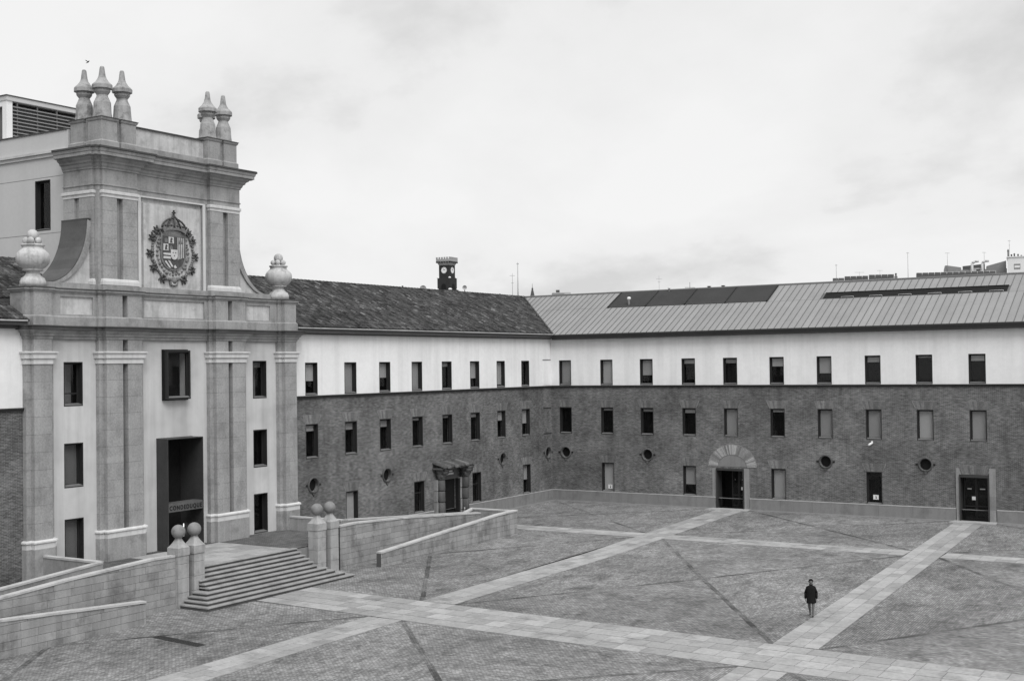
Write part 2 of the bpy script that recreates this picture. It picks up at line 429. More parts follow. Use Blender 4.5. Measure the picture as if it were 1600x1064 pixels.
# strips of slabs; edges as seen, x(y) for those running to the far wing, y(x) for the cross ones
def lerp(a, b, t): return a + (b - a) * t
def xs2(y, side): return lerp((16.05, 18.25)[side], (17.45, 19.52)[side], min(1, -y / 26.0)) if y > -26 else (17.45 if side == 0 else 19.5)
def xs4(y, side): return lerp(34.75, 37.15, min(1.4, -y / 51.0)) + (0 if side == 0 else 2.06)
def ys3(x, side): return (-15.85, -17.85)[side]
def ys1(x, side): return lerp((-43.15, -47.45)[side], (-44.75, -49.0)[side], min(1.2, max(0, (x - 9.5) / 37.0)))
BED = 0.0
def slab_strip(rows, a0, a1, step, along, edge):
    """along 'x': strip runs in X between edge(x,0) and edge(x,1); along 'y' the same in Y"""
    root = MB(); nseg = 12
    P = lambda a, t: (a, lerp(edge(a, 0), edge(a, 1), t)) if along == 'x' else (lerp(edge(a, 0), edge(a, 1), t), a)
    for i in range(nseg):
        s0, s1 = lerp(a0, a1, i / nseg), lerp(a0, a1, (i + 1) / nseg)
        root.add([(x, y, gz(y) - 0.008) for x, y in (P(s0, 0), P(s1, 0), P(s1, 1), P(s0, 1))], [(0, 1, 2, 3)])
    o = tag(root.build('stone_path', 'slab_bed', recalc=False), kind='structure')
    sg = 1 if a1 > a0 else -1
    for r in range(rows):
        a = a0
        while (a1 - a) * sg > 0.05:
            b = a + sg * step * random.uniform(0.85, 1.15)
            if (a1 - b) * sg < 0.5: b = a1
            t0, t1 = r / rows, (r + 1) / rows; gp = 0.012
            q = [P(a + sg * gp, t0 + gp / 2), P(b - sg * gp, t0 + gp / 2), P(b - sg * gp, t1 - gp / 2), P(a + sg * gp, t1 - gp / 2)]
            MB().prism([(x, y, gz(y) - 0.05) for x, y in q], (0, 0, 0.062 + random.uniform(-0.003, 0.004))).build('paving_slab', 'slab', o)
            a = b
    return o
slab_strip(4, 9.6, 56.0, 1.12, 'x', ys1)
slab_strip(3, -0.15, ys1(18.4, 0) + 0.05, 1.25, 'y', xs2); slab_strip(3, ys1(18.5, 1) - 0.08, -70.0, 1.25, 'y', xs2)
slab_strip(3, -0.15, ys1(37.8, 0) + 0.05, 1.25, 'y', xs4); slab_strip(3, ys1(38.0, 1) - 0.08, -66.0, 1.25, 'y', xs4)
slab_strip(2, 0.7, 17.0, 1.05, 'x', ys3); slab_strip(2, 18.98, xs4(-16.9, 0) - 0.06, 1.05, 'x', ys3); slab_strip(2, xs4(-16.9, 1) + 0.06, 56.0, 1.05, 'x', ys3)

# cobbled fields between the strips: four triangles each, setts laid parallel to the field's edge
def field(corners, gutters=True):
    c = [Vector((x, y, 0)) for x, y in corners]
    ctr = sum(c, Vector()) / 4
    mb = MB(); uvs = []
    for i in range(4):
        a, b = c[i], c[(i + 1) % 4]
        d = (b - a).normalized(); nrm = Vector((-d.y, d.x, 0))
        tri = [a, b, ctr]
        mb.add([(p.x, p.y, gz(p.y) - 0.004) for p in tri], [(0, 1, 2)])
        for p in tri: uvs.append(((p - a).dot(d) + i * 3.7, (p - a).dot(nrm)))
    o = mb.build('cobble_paving', 'cobble', uvs=uvs, recalc=False)
    tag(o, kind='structure')
    if gutters:
        for i in range(4):
            d = (ctr - c[i]); L = d.length; d.normalize(); nrm = Vector((-d.y, d.x, 0)) * 0.14
            w = MB(); a = c[i]; uv = []
            # slightly wandering row of setts
            K = 10; prev = None
            for k in range(K + 1):
                p = a + d * (L * k / K) + nrm * random.uniform(-0.25, 0.25) * (0 < k < K)
                w.v += [Vector((p.x + nrm.x, p.y + nrm.y, gz(p.y) + 0.001)), Vector((p.x - nrm.x, p.y - nrm.y, gz(p.y) + 0.001))]
                if k:
                    w.f.append((2 * k - 2, 2 * k, 2 * k + 1, 2 * k - 1)); w.sm.append(False)
                    uv += [(L * (k - 1) / K, 0), (L * k / K, 0), (L * k / K, 0.34), (L * (k - 1) / K, 0.34)]
            w.build('gutter_row', 'cobble_gutter', o, uvs=uv, recalc=False)
    return o
Y1u, Y1l = lambda x: ys1(x, 0), lambda x: ys1(x, 1)
xa = [(0.0, 0.0), None]
field([(0.05, -0.1), (0.05, -15.85), (16.9, -15.85), (16.05, -0.1)])
field([(18.25, -0.1), (19.05, -15.85), (xs4(-15.85, 0), -15.85), (xs4(0, 0), -0.1)])
field([(xs4(0, 1), -0.1), (xs4(-15.85, 1), -15.85), (56, -15.85), (56, -0.1)])
field([(0.05, -17.85), (0.05, -43.1), (17.45, ys1(17.45, 0)), (17.1, -17.85)])
field([(19.1, -17.85), (19.5, ys1(19.5, 0)), (xs4(-44.5, 0), ys1(36.8, 0)), (xs4(-17.85, 0), -17.85)])
field([(xs4(-17.85, 1), -17.85), (xs4(-44.6, 1), ys1(38.9, 0)), (56, ys1(56, 0)), (56, -17.85)])
field([(0.05, -47.3), (0.05, -72), (17.45, -72), (17.45, ys1(17.45, 1))])
field([(19.5, ys1(19.5, 1)), (19.5, -66), (xs4(-66, 0), -66), (xs4(-48.9, 0), ys1(36.9, 1))])
field([(xs4(-49, 1), ys1(39, 1)), (xs4(-66, 1), -66), (56, -66), (56, ys1(56, 1))])
m_ = MB(); m_.add([(0.05, -43.1, gz(-43) - 0.004), (9.6, -43.1, gz(-43) - 0.004), (9.6, -47.45, gz(-47) - 0.004), (0.05, -47.45, gz(-47) - 0.004)], [(0, 1, 2, 3)])
tag(m_.build('cobble_paving', 'cobble', uvs=[(0, 0), (9.6, 0), (9.6, 4.3), (0, 4.3)], recalc=False), kind='structure')
# apron slab edging along the wing bases
for F, u0, u1 in ((FA, -34.0, 0.0), (FB, 0.0, 15.6), (FB, 18.5, 34.7), (FB, 37.5, 56.0)):
    k = u0; ap = MB()
    root = None
    while k < u1 - 0.2:
        b = min(u1, k + 1.4)
        y0 = F(k, 0.35, 0).y
        pc = MB().prism([F(k + 0.01, 0.02, gz(F(k, 0.02, 0).y) - 0.05), F(b - 0.01, 0.02, gz(F(b, 0.02, 0).y) - 0.05), F(b - 0.01, 0.62, gz(F(b, 0.62, 0).y) - 0.05), F(k + 0.01, 0.62, gz(F(k, 0.62, 0).y) - 0.05)], (0, 0, 0.068))
        if root is None:
            root = pc.build('kerb', 'plinth_stone'); tag(root, kind='structure')
        else:
            pc.build('paving_slab', 'plinth_stone', root)
        k = b

# ------------------------------------------------------------------ windows
def window(parent, F, u0, u1, z0, z1, blind=0.0, depth=0.32, n=0.0, proud=0.0, sash=True, mat='frame_dark', sticker=None, transom=None, blind_mat='blind'):
    fm = MB(); t = 0.05
    n1, n0 = n + proud + 0.004, n - depth
    fm.boxf(F, u0, u0 + t, n0, n1, z0, z1); fm.boxf(F, u1 - t, u1, n0, n1, z0, z1)
    fm.boxf(F, u0 + t, u1 - t, n0, n1, z1 - t, z1); fm.boxf(F, u0 + t, u1 - t, n0, n1, z0, z0 + t)
    s0 = n0 + 0.02; w = 0.075
    a, b, c, d = u0 + t + 0.002, u1 - t - 0.002, z0 + t + 0.002, z1 - t - 0.002
    fm.boxf(F, a, a + w, s0, s0 + 0.07, c, d); fm.boxf(F, b - w, b, s0, s0 + 0.07, c, d)
    fm.boxf(F, a + w, b - w, s0, s0 + 0.07, c, c + w + 0.04); fm.boxf(F, a + w, b - w, s0, s0 + 0.07, d - w, d)
    if transom: fm.boxf(F, a + w, b - w, s0 + 0.002, s0 + 0.065, transom, transom + 0.07)
    o = fm.build('window', mat, parent)
    MB().boxf(F, a + w - 0.005, b - w + 0.005, s0 + 0.03, s0 + 0.04, c + w, d - w + 0.005).build('pane', 'glass', o)
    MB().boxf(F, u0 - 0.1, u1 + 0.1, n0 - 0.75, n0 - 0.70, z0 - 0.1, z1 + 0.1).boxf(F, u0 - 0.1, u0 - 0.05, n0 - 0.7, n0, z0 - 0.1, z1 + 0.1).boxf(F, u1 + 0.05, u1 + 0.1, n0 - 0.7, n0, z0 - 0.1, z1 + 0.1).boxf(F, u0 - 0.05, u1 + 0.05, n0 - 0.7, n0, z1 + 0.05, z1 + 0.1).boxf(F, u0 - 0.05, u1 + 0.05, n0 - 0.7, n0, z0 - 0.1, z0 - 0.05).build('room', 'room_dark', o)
    if blind > 0:
        bl = MB(); h = (d - c - 2 * w) * blind
        bl.boxf(F, a + w + 0.01, b - w - 0.01, s0 - 0.012, s0 + 0.006, d - w - h, d - w)
        bl.boxf(F, a + w + 0.01, b - w - 0.01, s0 - 0.02, s0 + 0.014, d - w - h - 0.04, d - w - h - 0.001)
        bl.build('roller_blind', blind_mat, o)
    MB().prism([F(u0 + t, n0 + 0.10, z0 + t + 0.001), F(u0 + t, n0 + 0.10, z0 + t + 0.10), F(u0 + t, n + proud + 0.03, z0 + t + 0.03), F(u0 + t, n + proud + 0.03, z0 + t + 0.001)], F.u * (u1 - u0 - 2 * t)).build('sill', 'sill_stone', o)
    if sticker:
        su, sz, sw, sh = sticker
        st = MB().boxf(F, su - sw / 2, su + sw / 2, s0 + 0.075, s0 + 0.08, sz - sh / 2, sz + sh / 2)
        k = st.build('notice', 'white_paint', o)
        # little wheelchair mark: head, body, wheel (all read as one dark figure at this size)
        mk = MB().boxf(F, su - 0.03, su + 0.05, s0 + 0.081, s0 + 0.084, sz - sh * 0.3, sz + sh * 0.05)
        mk.boxf(F, su - 0.03, su + 0.02, s0 + 0.081, s0 + 0.084, sz + sh * 0.12, sz + sh * 0.32)
        mk.build('notice_mark', 'black_iron', o)
    return o

def flat_arch(parent, F, u0, u1, z, h=0.62, n=0.004):
    """flared soldier-course brick arch over an opening, each brick a wedge"""
    mb = MB(); K = 15; fl = 0.26
    for k in range(K):
        a0, a1 = lerp(u0 - 0.06, u1 + 0.06, (k + 0.06) / K), lerp(u0 - 0.06, u1 + 0.06, (k + 0.94) / K)
        b0, b1 = lerp(u0 - 0.06 - fl, u1 + 0.06 + fl, (k + 0.06) / K), lerp(u0 - 0.06 - fl, u1 + 0.06 + fl, (k + 0.94) / K)
        dn = random.uniform(0, 0.012)
        mb.prismf(F, [(a0, z), (a1, z), (b1, z + h), (b0, z + h)], 0.0, n + dn)
    o = mb.build('flat_arch', 'arch_brick', parent)
    for s, ua, ub in ((0, u0 - 0.06, u0 - 0.06 - fl), (1, u1 + 0.06, u1 + 0.06 + fl)):
        if random.random() < 0.45:
            MB().prismf(F, [(ua - 0.025, z + 0.06), (ua + 0.025, z + 0.06), (ub + 0.025, z + h), (ub - 0.025, z + h)], 0.001, n + 0.016).build('mortar_edge', 'arch_edge', o)
    if random.random() < 0.35: MB().boxf(F, u0 - 0.3, u1 + 0.3, 0.001, n + 0.014, z + h + 0.01, z + h + 0.045).build('mortar_edge', 'arch_edge', o)
    return o

def oculus(parent, F, u, z, r=0.46):
    mb = MB(); S = 28
    # carved ring with a drop below, a key above and two ears
    for k in range(S):
        a0, a1 = 2 * math.pi * k / S, 2 * math.pi * (k + 0.96) / S
        pr = [(r * 0.98, 0.0), (r * 0.98, 0.05), (r * 1.12, 0.10), (r * 1.30, 0.05), (r * 1.30, 0.0)]
        vs = []
        for a in (a0, a1):
            for q, nn in pr: vs.append(F(u + q * math.cos(a), nn, z + q * math.sin(a)))
        mb.add(vs, [(i, i + 1, 6 + i, 5 + i) for i in range(4)] + [(0, 1, 2, 3, 4), (9, 8, 7, 6, 5)])
    mb.prismf(F, [(u - 0.14, z - r * 1.25), (u + 0.14, z - r * 1.25), (u + 0.05, z - r * 1.62), (u, z - r * 1.75), (u - 0.05, z - r * 1.62)], 0.0, 0.07)
    o = mb.build('oculus_ring', 'old_stone', parent)
    ear = MB()
    for s in (-1, 1): ear.boxf(F, u + s * r * 1.33, u + s * (r * 1.33 + 0.16), 0.0, 0.05, z - 0.06, z + 0.07)
    ear.build('ring_ear', 'black_iron', o)
    bk = MB(); prof = [F(u + r * 0.995 * math.cos(2 * math.pi * k / 24), -0.20, z + r * 1.05 * math.sin(2 * math.pi * k / 24)) for k in range(24)]
    bk.prism(prof, F.n * -0.05); bk.build('pane', 'room_dark', o)

# ------------------------------------------------------------------ the two brick-and-stucco wings
ZS, ZP, ZW = 10.10, 0.88, 14.30
AU = [(-32.67, -31.42), (-28.59, -27.28), (-24.68, -23.37), (-20.75, -19.43), (-16.84, -15.51), (-12.92, -11.58), (-8.97, -7.70), (-5.07, -3.77)]
BU = [(0.83, 2.04), (4.97, 6.16), (8.80, 10.0), (12.68, 13.9), (16.40, 17.62), (20.39, 21.59), (24.29, 25.48), (28.10, 29.31), (31.96, 33.19), (35.80, 37.01), (39.72, 40.93), (43.6, 44.8), (47.5, 48.7)]
W2 = (5.88, 8.21)
W1 = (10.15, 12.36)

def wing_shell(T, F, u0, u1, ups, mids, lows, circs, doors, plinth_gaps):
    w = MB()
    wall(w, F, u0, u1, ZP - 0.05, ZS - 0.14, 0.0, [(a, b) + W2 for a, b in mids] + lows + doors, circs, 0.5)
    bw_ = w.build('brick_wall', 'brick', T)
    s = MB()
    wall(s, F, u0, u1, ZS - 0.14, ZW, 0.0, [(a, b) + W1 for a, b in ups], (), 0.4)
    s.build('stucco_wall', 'stucco', T)
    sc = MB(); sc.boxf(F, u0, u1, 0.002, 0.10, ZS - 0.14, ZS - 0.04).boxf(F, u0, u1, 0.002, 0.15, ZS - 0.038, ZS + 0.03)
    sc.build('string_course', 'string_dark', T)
    gaps = sorted(plinth_gaps); k = u0
    for a, b in gaps + [(u1, u1)]:
        if a - k > 0.2:
            q = k
            while q < a - 0.05:
                e_ = min(a, q + 2.6)
                if a - e_ < 0.6: e_ = a
                zb = gz(F(q, 0, 0).y) - 0.3
                piece('plinth_stone', 'plinth_stone', T, F, q + 0.006, e_ - 0.006, -0.2, 0.09, zb, ZP)
                q = e_
            MB().boxf(F, k, a, -0.1, 0.105, ZP + 0.002, ZP + 0.05).build('plinth_coping', 'coping_stone', T)
        k = b
    return bw_

# -- wing with the tiled roof, right of the portal (face +X)
TA = thing('barracks_wing', (-7, -17, 0), 'long brick and white stucco wing with dark clay tiled roof, between portal and corner', 'building')
lowA = [(-28.55, -27.25, 0.9, 3.33), (-20.62, -19.33, 0.9, 3.33), (-12.78, -11.52, 0.9, 3.38), (-5.0, -3.77, 0.9, 3.43)]
circA = [(-31.97, 4.10, 0.44), (-23.92, 4.12, 0.44), (-8.25, 4.2, 0.44), (-0.78, 4.22, 0.44)]
bwA = wing_shell(TA, FA, -34.1, 0.0, AU, AU, lowA, circA, [(-17.3, -15.2, 0.0, 3.2)], [(-18.2, -13.9)])
blA1 = [0.55, 1.0, 0.5, 1.0, 0.12, 0.62, 0.92, 0.0]
blA2 = [0.15, 0.2, 0.2, 0.06, 0.05, 0.1, 0.32, 0.52]
for (a, b), k1, k2 in zip(AU, blA1, blA2):
    window(TA, FA, a, b, W1[0], W1[1], k1)
    window(TA, FA, a, b, W2[0], W2[1], k2)
    flat_arch(TA, FA, a, b, W2[1] + 0.01)
for i, (a, b, c, d) in enumerate(lowA):
    window(TA, FA, a, b, c, d, (1.0, 0.0, 0.0, 0.5)[i], transom=None if i in (0, 3) else 2.4)
    flat_arch(TA, FA, a, b, d + 0.01)
for c in circA: oculus(TA, FA, *c)
# blind recess near the corner: a shallow frame on both floors
for z0, z1, mt in ((10.2, 12.36, 'stucco'), (5.95, 8.1, 'brick')):
    MB().boxf(FA, -1.48, -0.12, 0.002, 0.03, z1, z1 + 0.10).build('lintel', 'string_dark' if mt == 'brick' else 'plinth_stone', TA)
    MB().boxf(FA, -1.46, -0.14, 0.002, 0.018, z0, z1 - 0.002).build('blind_panel', mt, TA)
MB().boxf(FA, -1.44, -0.16, 0.019, 0.045, 5.9, 5.96).build('blind_sill', 'string_dark', TA)

# -- wing with the zinc roof (face -Y)
TB = thing('barracks_wing', (24, 7, 0), 'long brick and stucco wing under pale standing-seam metal roof, right side', 'building')
lowB = [(4.97, 6.16, 0.9, 3.43), (12.66, 13.84, 0.9, 3.40), (20.38, 21.59, 0.9, 3.40), (28.05, 29.26, 0.9, 3.41), (43.6, 44.8, 0.9, 3.41)]
circB = [(1.41, 4.24, 0.43), (9.40, 4.22, 0.43), (24.87, 4.08, 0.43), (32.54, 4.09, 0.43)]
bwB = wing_shell(TB, FB, 0.0, 52.0, BU, BU, lowB, circB, [(15.66, 18.08, 0.0, 3.3), (34.97, 37.1, 0.0, 3.42)], [(15.6, 18.55), (34.7, 37.6)])
blB1 = [1.0, 1.0, 0.62, 0.14, 0.14, 0.3, 0.6, 0.18, 0.03, 0.18, 0.5, 0.3, 0.2]
blB2 = [0.0, 0.05, 0.08, 0.12, 1.0, 0.06, 1.0, 1.0, 1.0, 1.0, 0.4, 0.2, 0.1]
for (a, b), k1, k2 in zip(BU, blB1, blB2):
    window(TB, FB, a, b, W1[0], W1[1], k1)
    window(TB, FB, a, b, W2[0], W2[1], k2)
    flat_arch(TB, FB, a, b, W2[1] + 0.01)
for i, (a, b, c, d) in enumerate(lowB):
    st = None
    if i == 0: st = ((a + b) / 2 + 0.1, 1.35, 0.42, 0.36)
    if i == 3: st = ((a + b) / 2 + 0.05, 1.45, 0.42, 0.36)
    window(TB, FB, a, b, c, d, (0.98, 0.62, 1.0, 0.0, 0.3)[i], sticker=st)
    flat_arch(TB, FB, a, b, d + 0.01)
for c in circB: oculus(TB, FB, *c)
# end walls and backs so the wings are solid from any side
MB().box(0.6, 52, 1.9, 14, -0.2, 14.3).build('inner_mass', 'room_dark', TB)
MB().box(-14, -1.9, -33.9, 13.9, -0.2, 14.3).build('inner_mass', 'room_dark', TA)

# ---- roofs
E0, ZE, RD, ZR = 0.6, 14.72, 7.0, 18.55
SL = (ZR - ZE) / (RD + E0); LEN = math.hypot(RD + E0, ZR - ZE)
def roof_point_A(v, y, h=0.0):      # v metres up the slope from the eave
    t = v / LEN
    nx, nzv = (ZR - ZE) / LEN, (RD + E0) / LEN
    return Vector((E0 - t * (RD + E0) + nx * h, y, ZE + t * (ZR - ZE) + nzv * h))
def tile_mesh(mb, y, v, rad=0.105, ln=0.5, h0=0.02, smooth=True):
    S = 5; vs = []
    for vv, r_, hh in ((v, rad, h0 + 0.035), (v + ln, rad * 0.82, h0)):
        for k in range(S + 1):
            a = math.pi * k / S
            vs.append(roof_point_A(vv, y + r_ * math.cos(a), hh + r_ * 0.8 * math.sin(a)))
    mb.add(vs, [(k, k + 1, S + 2 + k, S + 1 + k) for k in range(S)] + [tuple(range(S + 1))], smooth)
def tiled_roof(T, ya, yb, cut, singles, valley, notch):
    base = MB()
    yy = yb
    v0 = LEN * (E0 + 1.2) / (RD + E0)
    if valley: base.prism([roof_point_A(0, notch), roof_point_A(0, -E0), roof_point_A(LEN, RD), roof_point_A(LEN, notch)], (0, 0, -0.12)); base.prism([roof_point_A(v0, ya), roof_point_A(v0, notch), roof_point_A(LEN, notch), roof_point_A(LEN, ya)], (0, 0, -0.12))
    else: base.prism([roof_point_A(0, ya), roof_point_A(0, notch), roof_point_A(LEN, notch), roof_point_A(LEN, ya)], (0, 0, -0.12)); base.prism([roof_point_A(v0, notch), roof_point_A(v0, yb), roof_point_A(LEN, yb), roof_point_A(LEN, notch)], (0, 0, -0.12))
    back = [Vector((-RD, ya, ZR)), Vector((-RD, RD if valley else yb, ZR)), Vector((-14.6, 14.6 if valley else yb, ZE)), Vector((-14.6, ya, ZE))]
    base.prism(back, (0, 0, -0.12))
    o = base.build('roof', 'roof_base', T)
    tiles = []
    nrow = int(LEN / 0.39)
    ncol = int(((RD if valley else yb) - ya) / 0.235)
    for c in range(ncol):
        y = ya + 0.15 + c * 0.235
        for r in range(nrow):
            v = r * 0.39 - 0.06
            x = roof_point_A(v, 0).x
            if valley and y > -x - 0.30: continue
            if not cut(x, y): continue
            tiles.append((y + random.uniform(-0.02, 0.02), v + random.uniform(-0.03, 0.03)))
    tiles.sort(key=lambda q: (roof_point_A(q[1], q[0]) - CAMP).length)
    rest = MB()
    for i, (y, v) in enumerate(tiles):
        if i < singles:
            k = i % 4
            key = ('tile', k)
            if key not in CUBES:
                q = MB(); random.seed(90 + k); tile_mesh(q, 0, 0, 0.105 + random.uniform(-0.006, 0.006), 0.5, 0.02 + random.uniform(0, 0.02)); CUBES[key] = q.mesh('roof_tile', 'roof_tile_single', roof_point_A(0, 0))
                random.seed(500 + i)
            t_ = bpy.data.objects.new('roof_tile', CUBES[key]); COL.objects.link(t_); t_.parent = o
            t_.location = roof_point_A(v, y) - ORG[o]
        else:
            tile_mesh(rest, y, v, 0.105 + random.uniform(-0.008, 0.008), 0.5, 0.02 + random.uniform(0, 0.03))
    st = rest.build('roof_tiling', 'roof_tile', o); tag(st, kind='stuff')
    y = ya
    ye = (RD if valley else yb)
    while y < ye - 0.2:
        L = 0.42; q = MB(); S = 6; vs = []
        for dy, r_ in ((0, 0.17), (L + 0.05, 0.14)):
            for k in range(S + 1):
                a = math.pi * k / S
                vs.append(Vector((-RD + r_ * 1.1 * math.cos(a), y + dy, ZR - 0.02 + r_ * math.sin(a))))
        q.add(vs, [(k, k + 1, S + 2 + k, S + 1 + k) for k in range(S)], True)
        q.build('ridge_tile', 'roof_tile_single', o)
        y += L
    return o
roofA = tiled_roof(TA, -39.0, 0.0, lambda x, y: y > -33.9 or x < -1.6, 300, True, -33.85)
# gutter along the tiled eave: light lip, dark fascia, soffit
gm = MB().boxf(FA, -34.0, -0.55, 0.30, 0.56, ZE - 0.30, ZE - 0.10).boxf(FA, -34.0, -0.5, 0.02, 0.30, ZE - 0.47, ZE - 0.20)
gm.build('gutter', 'gutter_metal', TA)
MB().boxf(FA, -34.0, -0.66, 0.48, 0.66, ZE - 0.098, ZE - 0.02).build('gutter_lip', 'gutter_edge', TA)
MB().boxf(FA, -34.0, -0.45, 0.29, 0.315, ZE - 0.36, ZE - 0.31).build('gutter_trim', 'gutter_edge', TA)

def RB(x, y, h=0.0):                 # point on the zinc slope above (x, y)
    ny, nzv = -(ZR - 14.62) / LEN, (RD + E0) / LEN
    z = 14.62 + (y + E0) * (ZR - 14.62) / (RD + E0)
    return Vector((x, y + ny * h, z + nzv * h))
rb = MB()
rb.prism([RB(0.6, -E0), RB(54, -E0), RB(54, RD), RB(-RD, RD)], (0, 0, -0.12))
rb.prism([Vector((-RD, RD, ZR)), Vector((54, RD, ZR)), Vector((54, 14.6, 14.62)), Vector((-14.6, 14.6, 14.62))], (0, 0, -0.12))
roofB = rb.build('roof', 'zinc_seam', TB)
LV = (3.70, 18.76, 4.02, 6.80); SLT = (23.5, 37.83, 4.18, 5.06)
STEP = 0.565; YM = 4.06
x = -7.2
def zinc_panel(x0, x1, y0, y1):
    q = [(x0, y0), (x1, y0), (x1, y1), (x0, y1)]
    q = clip(q, 1, 1, -0.06)          # valley x + y > 0
    if len(q) < 3 or area(q) < 0.01: return
    MB().prism([RB(a, b, 0.0) for a, b in q], RB(0, 0, 0.018) - RB(0, 0, 0)).build('zinc_panel', 'zinc', roofB)
def seam(x, y0, y1):
    y0 = max(y0, -x + 0.05)
    if y1 - y0 < 0.05: return
    MB().prism([RB(x - 0.016, y0, 0.0), RB(x + 0.016, y0, 0.0), RB(x + 0.016, y1, 0.0), RB(x - 0.016, y1, 0.0)], RB(0, 0, 0.06) - RB(0, 0, 0)).build('standing_seam', 'zinc_seam', roofB)
while x < 53.5:
    x1 = x + STEP
    c = (x + x1) / 2
    g_ = 0.016
    zinc_panel(x + g_, x1 - g_, -E0, YM - 0.012)
    seam(x1, -E0, YM)
    if LV[0] - 0.3 < c < LV[1] + 0.3:
        zinc_panel(x + g_, x1 - g_, 6.82, RD)
    elif SLT[0] < c < SLT[1]:
        zinc_panel(x + g_, x1 - g_, SLT[3] + 0.02, RD); seam(x1, SLT[3], RD)
    else:
        zinc_panel(x + g_, x1 - g_, YM + 0.012, RD); seam(x1, YM, RD)
    x = x1
MB().prism([RB(-RD - 0.3, RD - 0.10, 0.03), RB(54, RD - 0.10, 0.03), RB(54, RD + 0.05, 0.03), RB(-RD - 0.3, RD + 0.05, 0.03)], (0, 0, 0.07)).build('ridge_cap', 'zinc_seam', roofB)
MB().boxf(FB, 0.45, 53.0, 0.10, 0.585, 14.18, 14.46).boxf(FB, 0.45, 53.0, 0.45, 0.615, 14.44, 14.60).build('eave_fascia', 'fascia_dark', TB)
# valley flashing
MB().prism([roof_point_A(0, -0.78, 0.02), roof_point_A(0, -0.55, 0.02), roof_point_A(LEN, RD + 0.05, 0.02), roof_point_A(LEN, RD - 0.18, 0.02)], (0, 0, 0.05)).build('valley_flashing', 'weathered_lead', TA)
# louvred plant well: frame, dividers, slats
lv = MB()
lv.prism([RB(LV[0], LV[2], -0.004), RB(LV[1], LV[2], -0.004), RB(LV[1], LV[3], -0.004), RB(LV[0], LV[3], -0.004)], RB(0, 0, 0.010) - RB(0, 0, 0))
for k in range(5):
    xx = lerp(LV[0], LV[1], k / 4)
    lv.prism([RB(xx - 0.05, LV[2], 0.006), RB(xx + 0.05, LV[2], 0.006), RB(xx + 0.05, LV[3], 0.006), RB(xx - 0.05, LV[3], 0.006)], RB(0, 0, 0.14) - RB(0, 0, 0))
lo = lv.build('louvre', 'louvre', TB)
for k in range(4):
    xa_, xb_ = lerp(LV[0], LV[1], k / 4) + 0.06, lerp(LV[0], LV[1], (k + 1) / 4) - 0.06
    for j in range(11):
        yy = lerp(LV[2] + 0.08, LV[3] - 0.12, j / 10)
        MB().prism([RB(xa_, yy, 0.03), RB(xb_, yy, 0.03), RB(xb_, yy + 0.14, 0.12), RB(xa_, yy + 0.14, 0.12)], (0, 0, 0.015)).build('slat', 'slat_metal', lo)
# long roof-light slot with white safety rails on its lower edge
sl = MB()
sl.prism([RB(SLT[0], SLT[2], 0.012), RB(SLT[1], SLT[2], 0.012), RB(SLT[1], SLT[3], 0.012), RB(SLT[0], SLT[3], 0.012)], RB(0, 0, 0.006) - RB(0, 0, 0))
sl.prism([RB(SLT[0], SLT[3], 0.02), RB(SLT[1], SLT[3], 0.02), RB(SLT[1], SLT[3] + 0.06, 0.02), RB(SLT[0], SLT[3] + 0.06, 0.02)], RB(0, 0, 0.05) - RB(0, 0, 0))
so = sl.build('roof_light', 'room_dark', TB)
for k in range(6):
    xx = SLT[0] + 1.6 + k * 2.3
    rr = MB(); a, b = RB(xx, 4.10, 0.16), RB(xx + 1.0, 4.10, 0.16)
    rr.tube(a, b, 0.022).tube(RB(xx, 4.10, 0.0), a, 0.022).tube(RB(xx + 1.0, 4.10, 0.0), b, 0.022)
    rr.build('safety_rail', 'far_wall', so)
vp = MB().lathe([(0.10, -0.2), (0.10, 0.55), (0.17, 0.56), (0.17, 0.74), (0.08, 0.80)], RB(5.67, 4.35), 12)
vp.build('vent_pipe', 'white_paint', TB)
MB().lathe([(0.08, -0.2), (0.08, 0.35), (0.13, 0.36), (0.13, 0.46)], RB(8.6, 6.6), 12).build('vent_pipe', 'white_paint', TB)

# ---- doors of the zinc-roofed wing
# arched doorway
C0 = 17.06
ar = MB(); K = 44
for k in range(K):
    a0, a1 = math.pi * (k + 0.07) / K, math.pi * (k + 0.93) / K
    q = [(C0 + ri * math.cos(a), 3.42 + ri * s_ * math.sin(a)) for ri, s_, a in ((1.27, 0.79, a0), (2.06, 0.88, a0), (2.06, 0.88, a1), (1.27, 0.79, a1))]
    ar.prismf(FB, q, 0.002, 0.03 + random.uniform(0, 0.015))
arch = ar.build('brick_arch', 'fan_brick', TB)
ed = MB()
for k in range(K):
    a0, a1 = math.pi * k / K, math.pi * (k + 1) / K
    q = [(C0 + ri * math.cos(a), 3.42 + ri * 0.88 * math.sin(a)) for ri, a in ((2.07, a0), (2.13, a0), (2.13, a1), (2.07, a1))]
    ed.prismf(FB, q, 0.002, 0.035)
ed.build('mortar_edge', 'arch_edge', arch)
ty = MB().prismf(FB, [(C0 + 1.25 * math.cos(math.pi * k / 20), 3.44 + 0.97 * math.sin(math.pi * k / 20)) for k in range(21)], 0.002, 0.012)
ty.build('tympanum', 'plinth_stone', TB)
MB().boxf(FB, 18.09, 18.52, -0.3, 0.10, -0.1, 3.32).build('door_jamb', 'door_stone', TB)
MB().boxf(FB, 15.3, 15.655, -0.3, 0.03, ZP, 3.28).build('door_jamb', 'door_stone', TB)
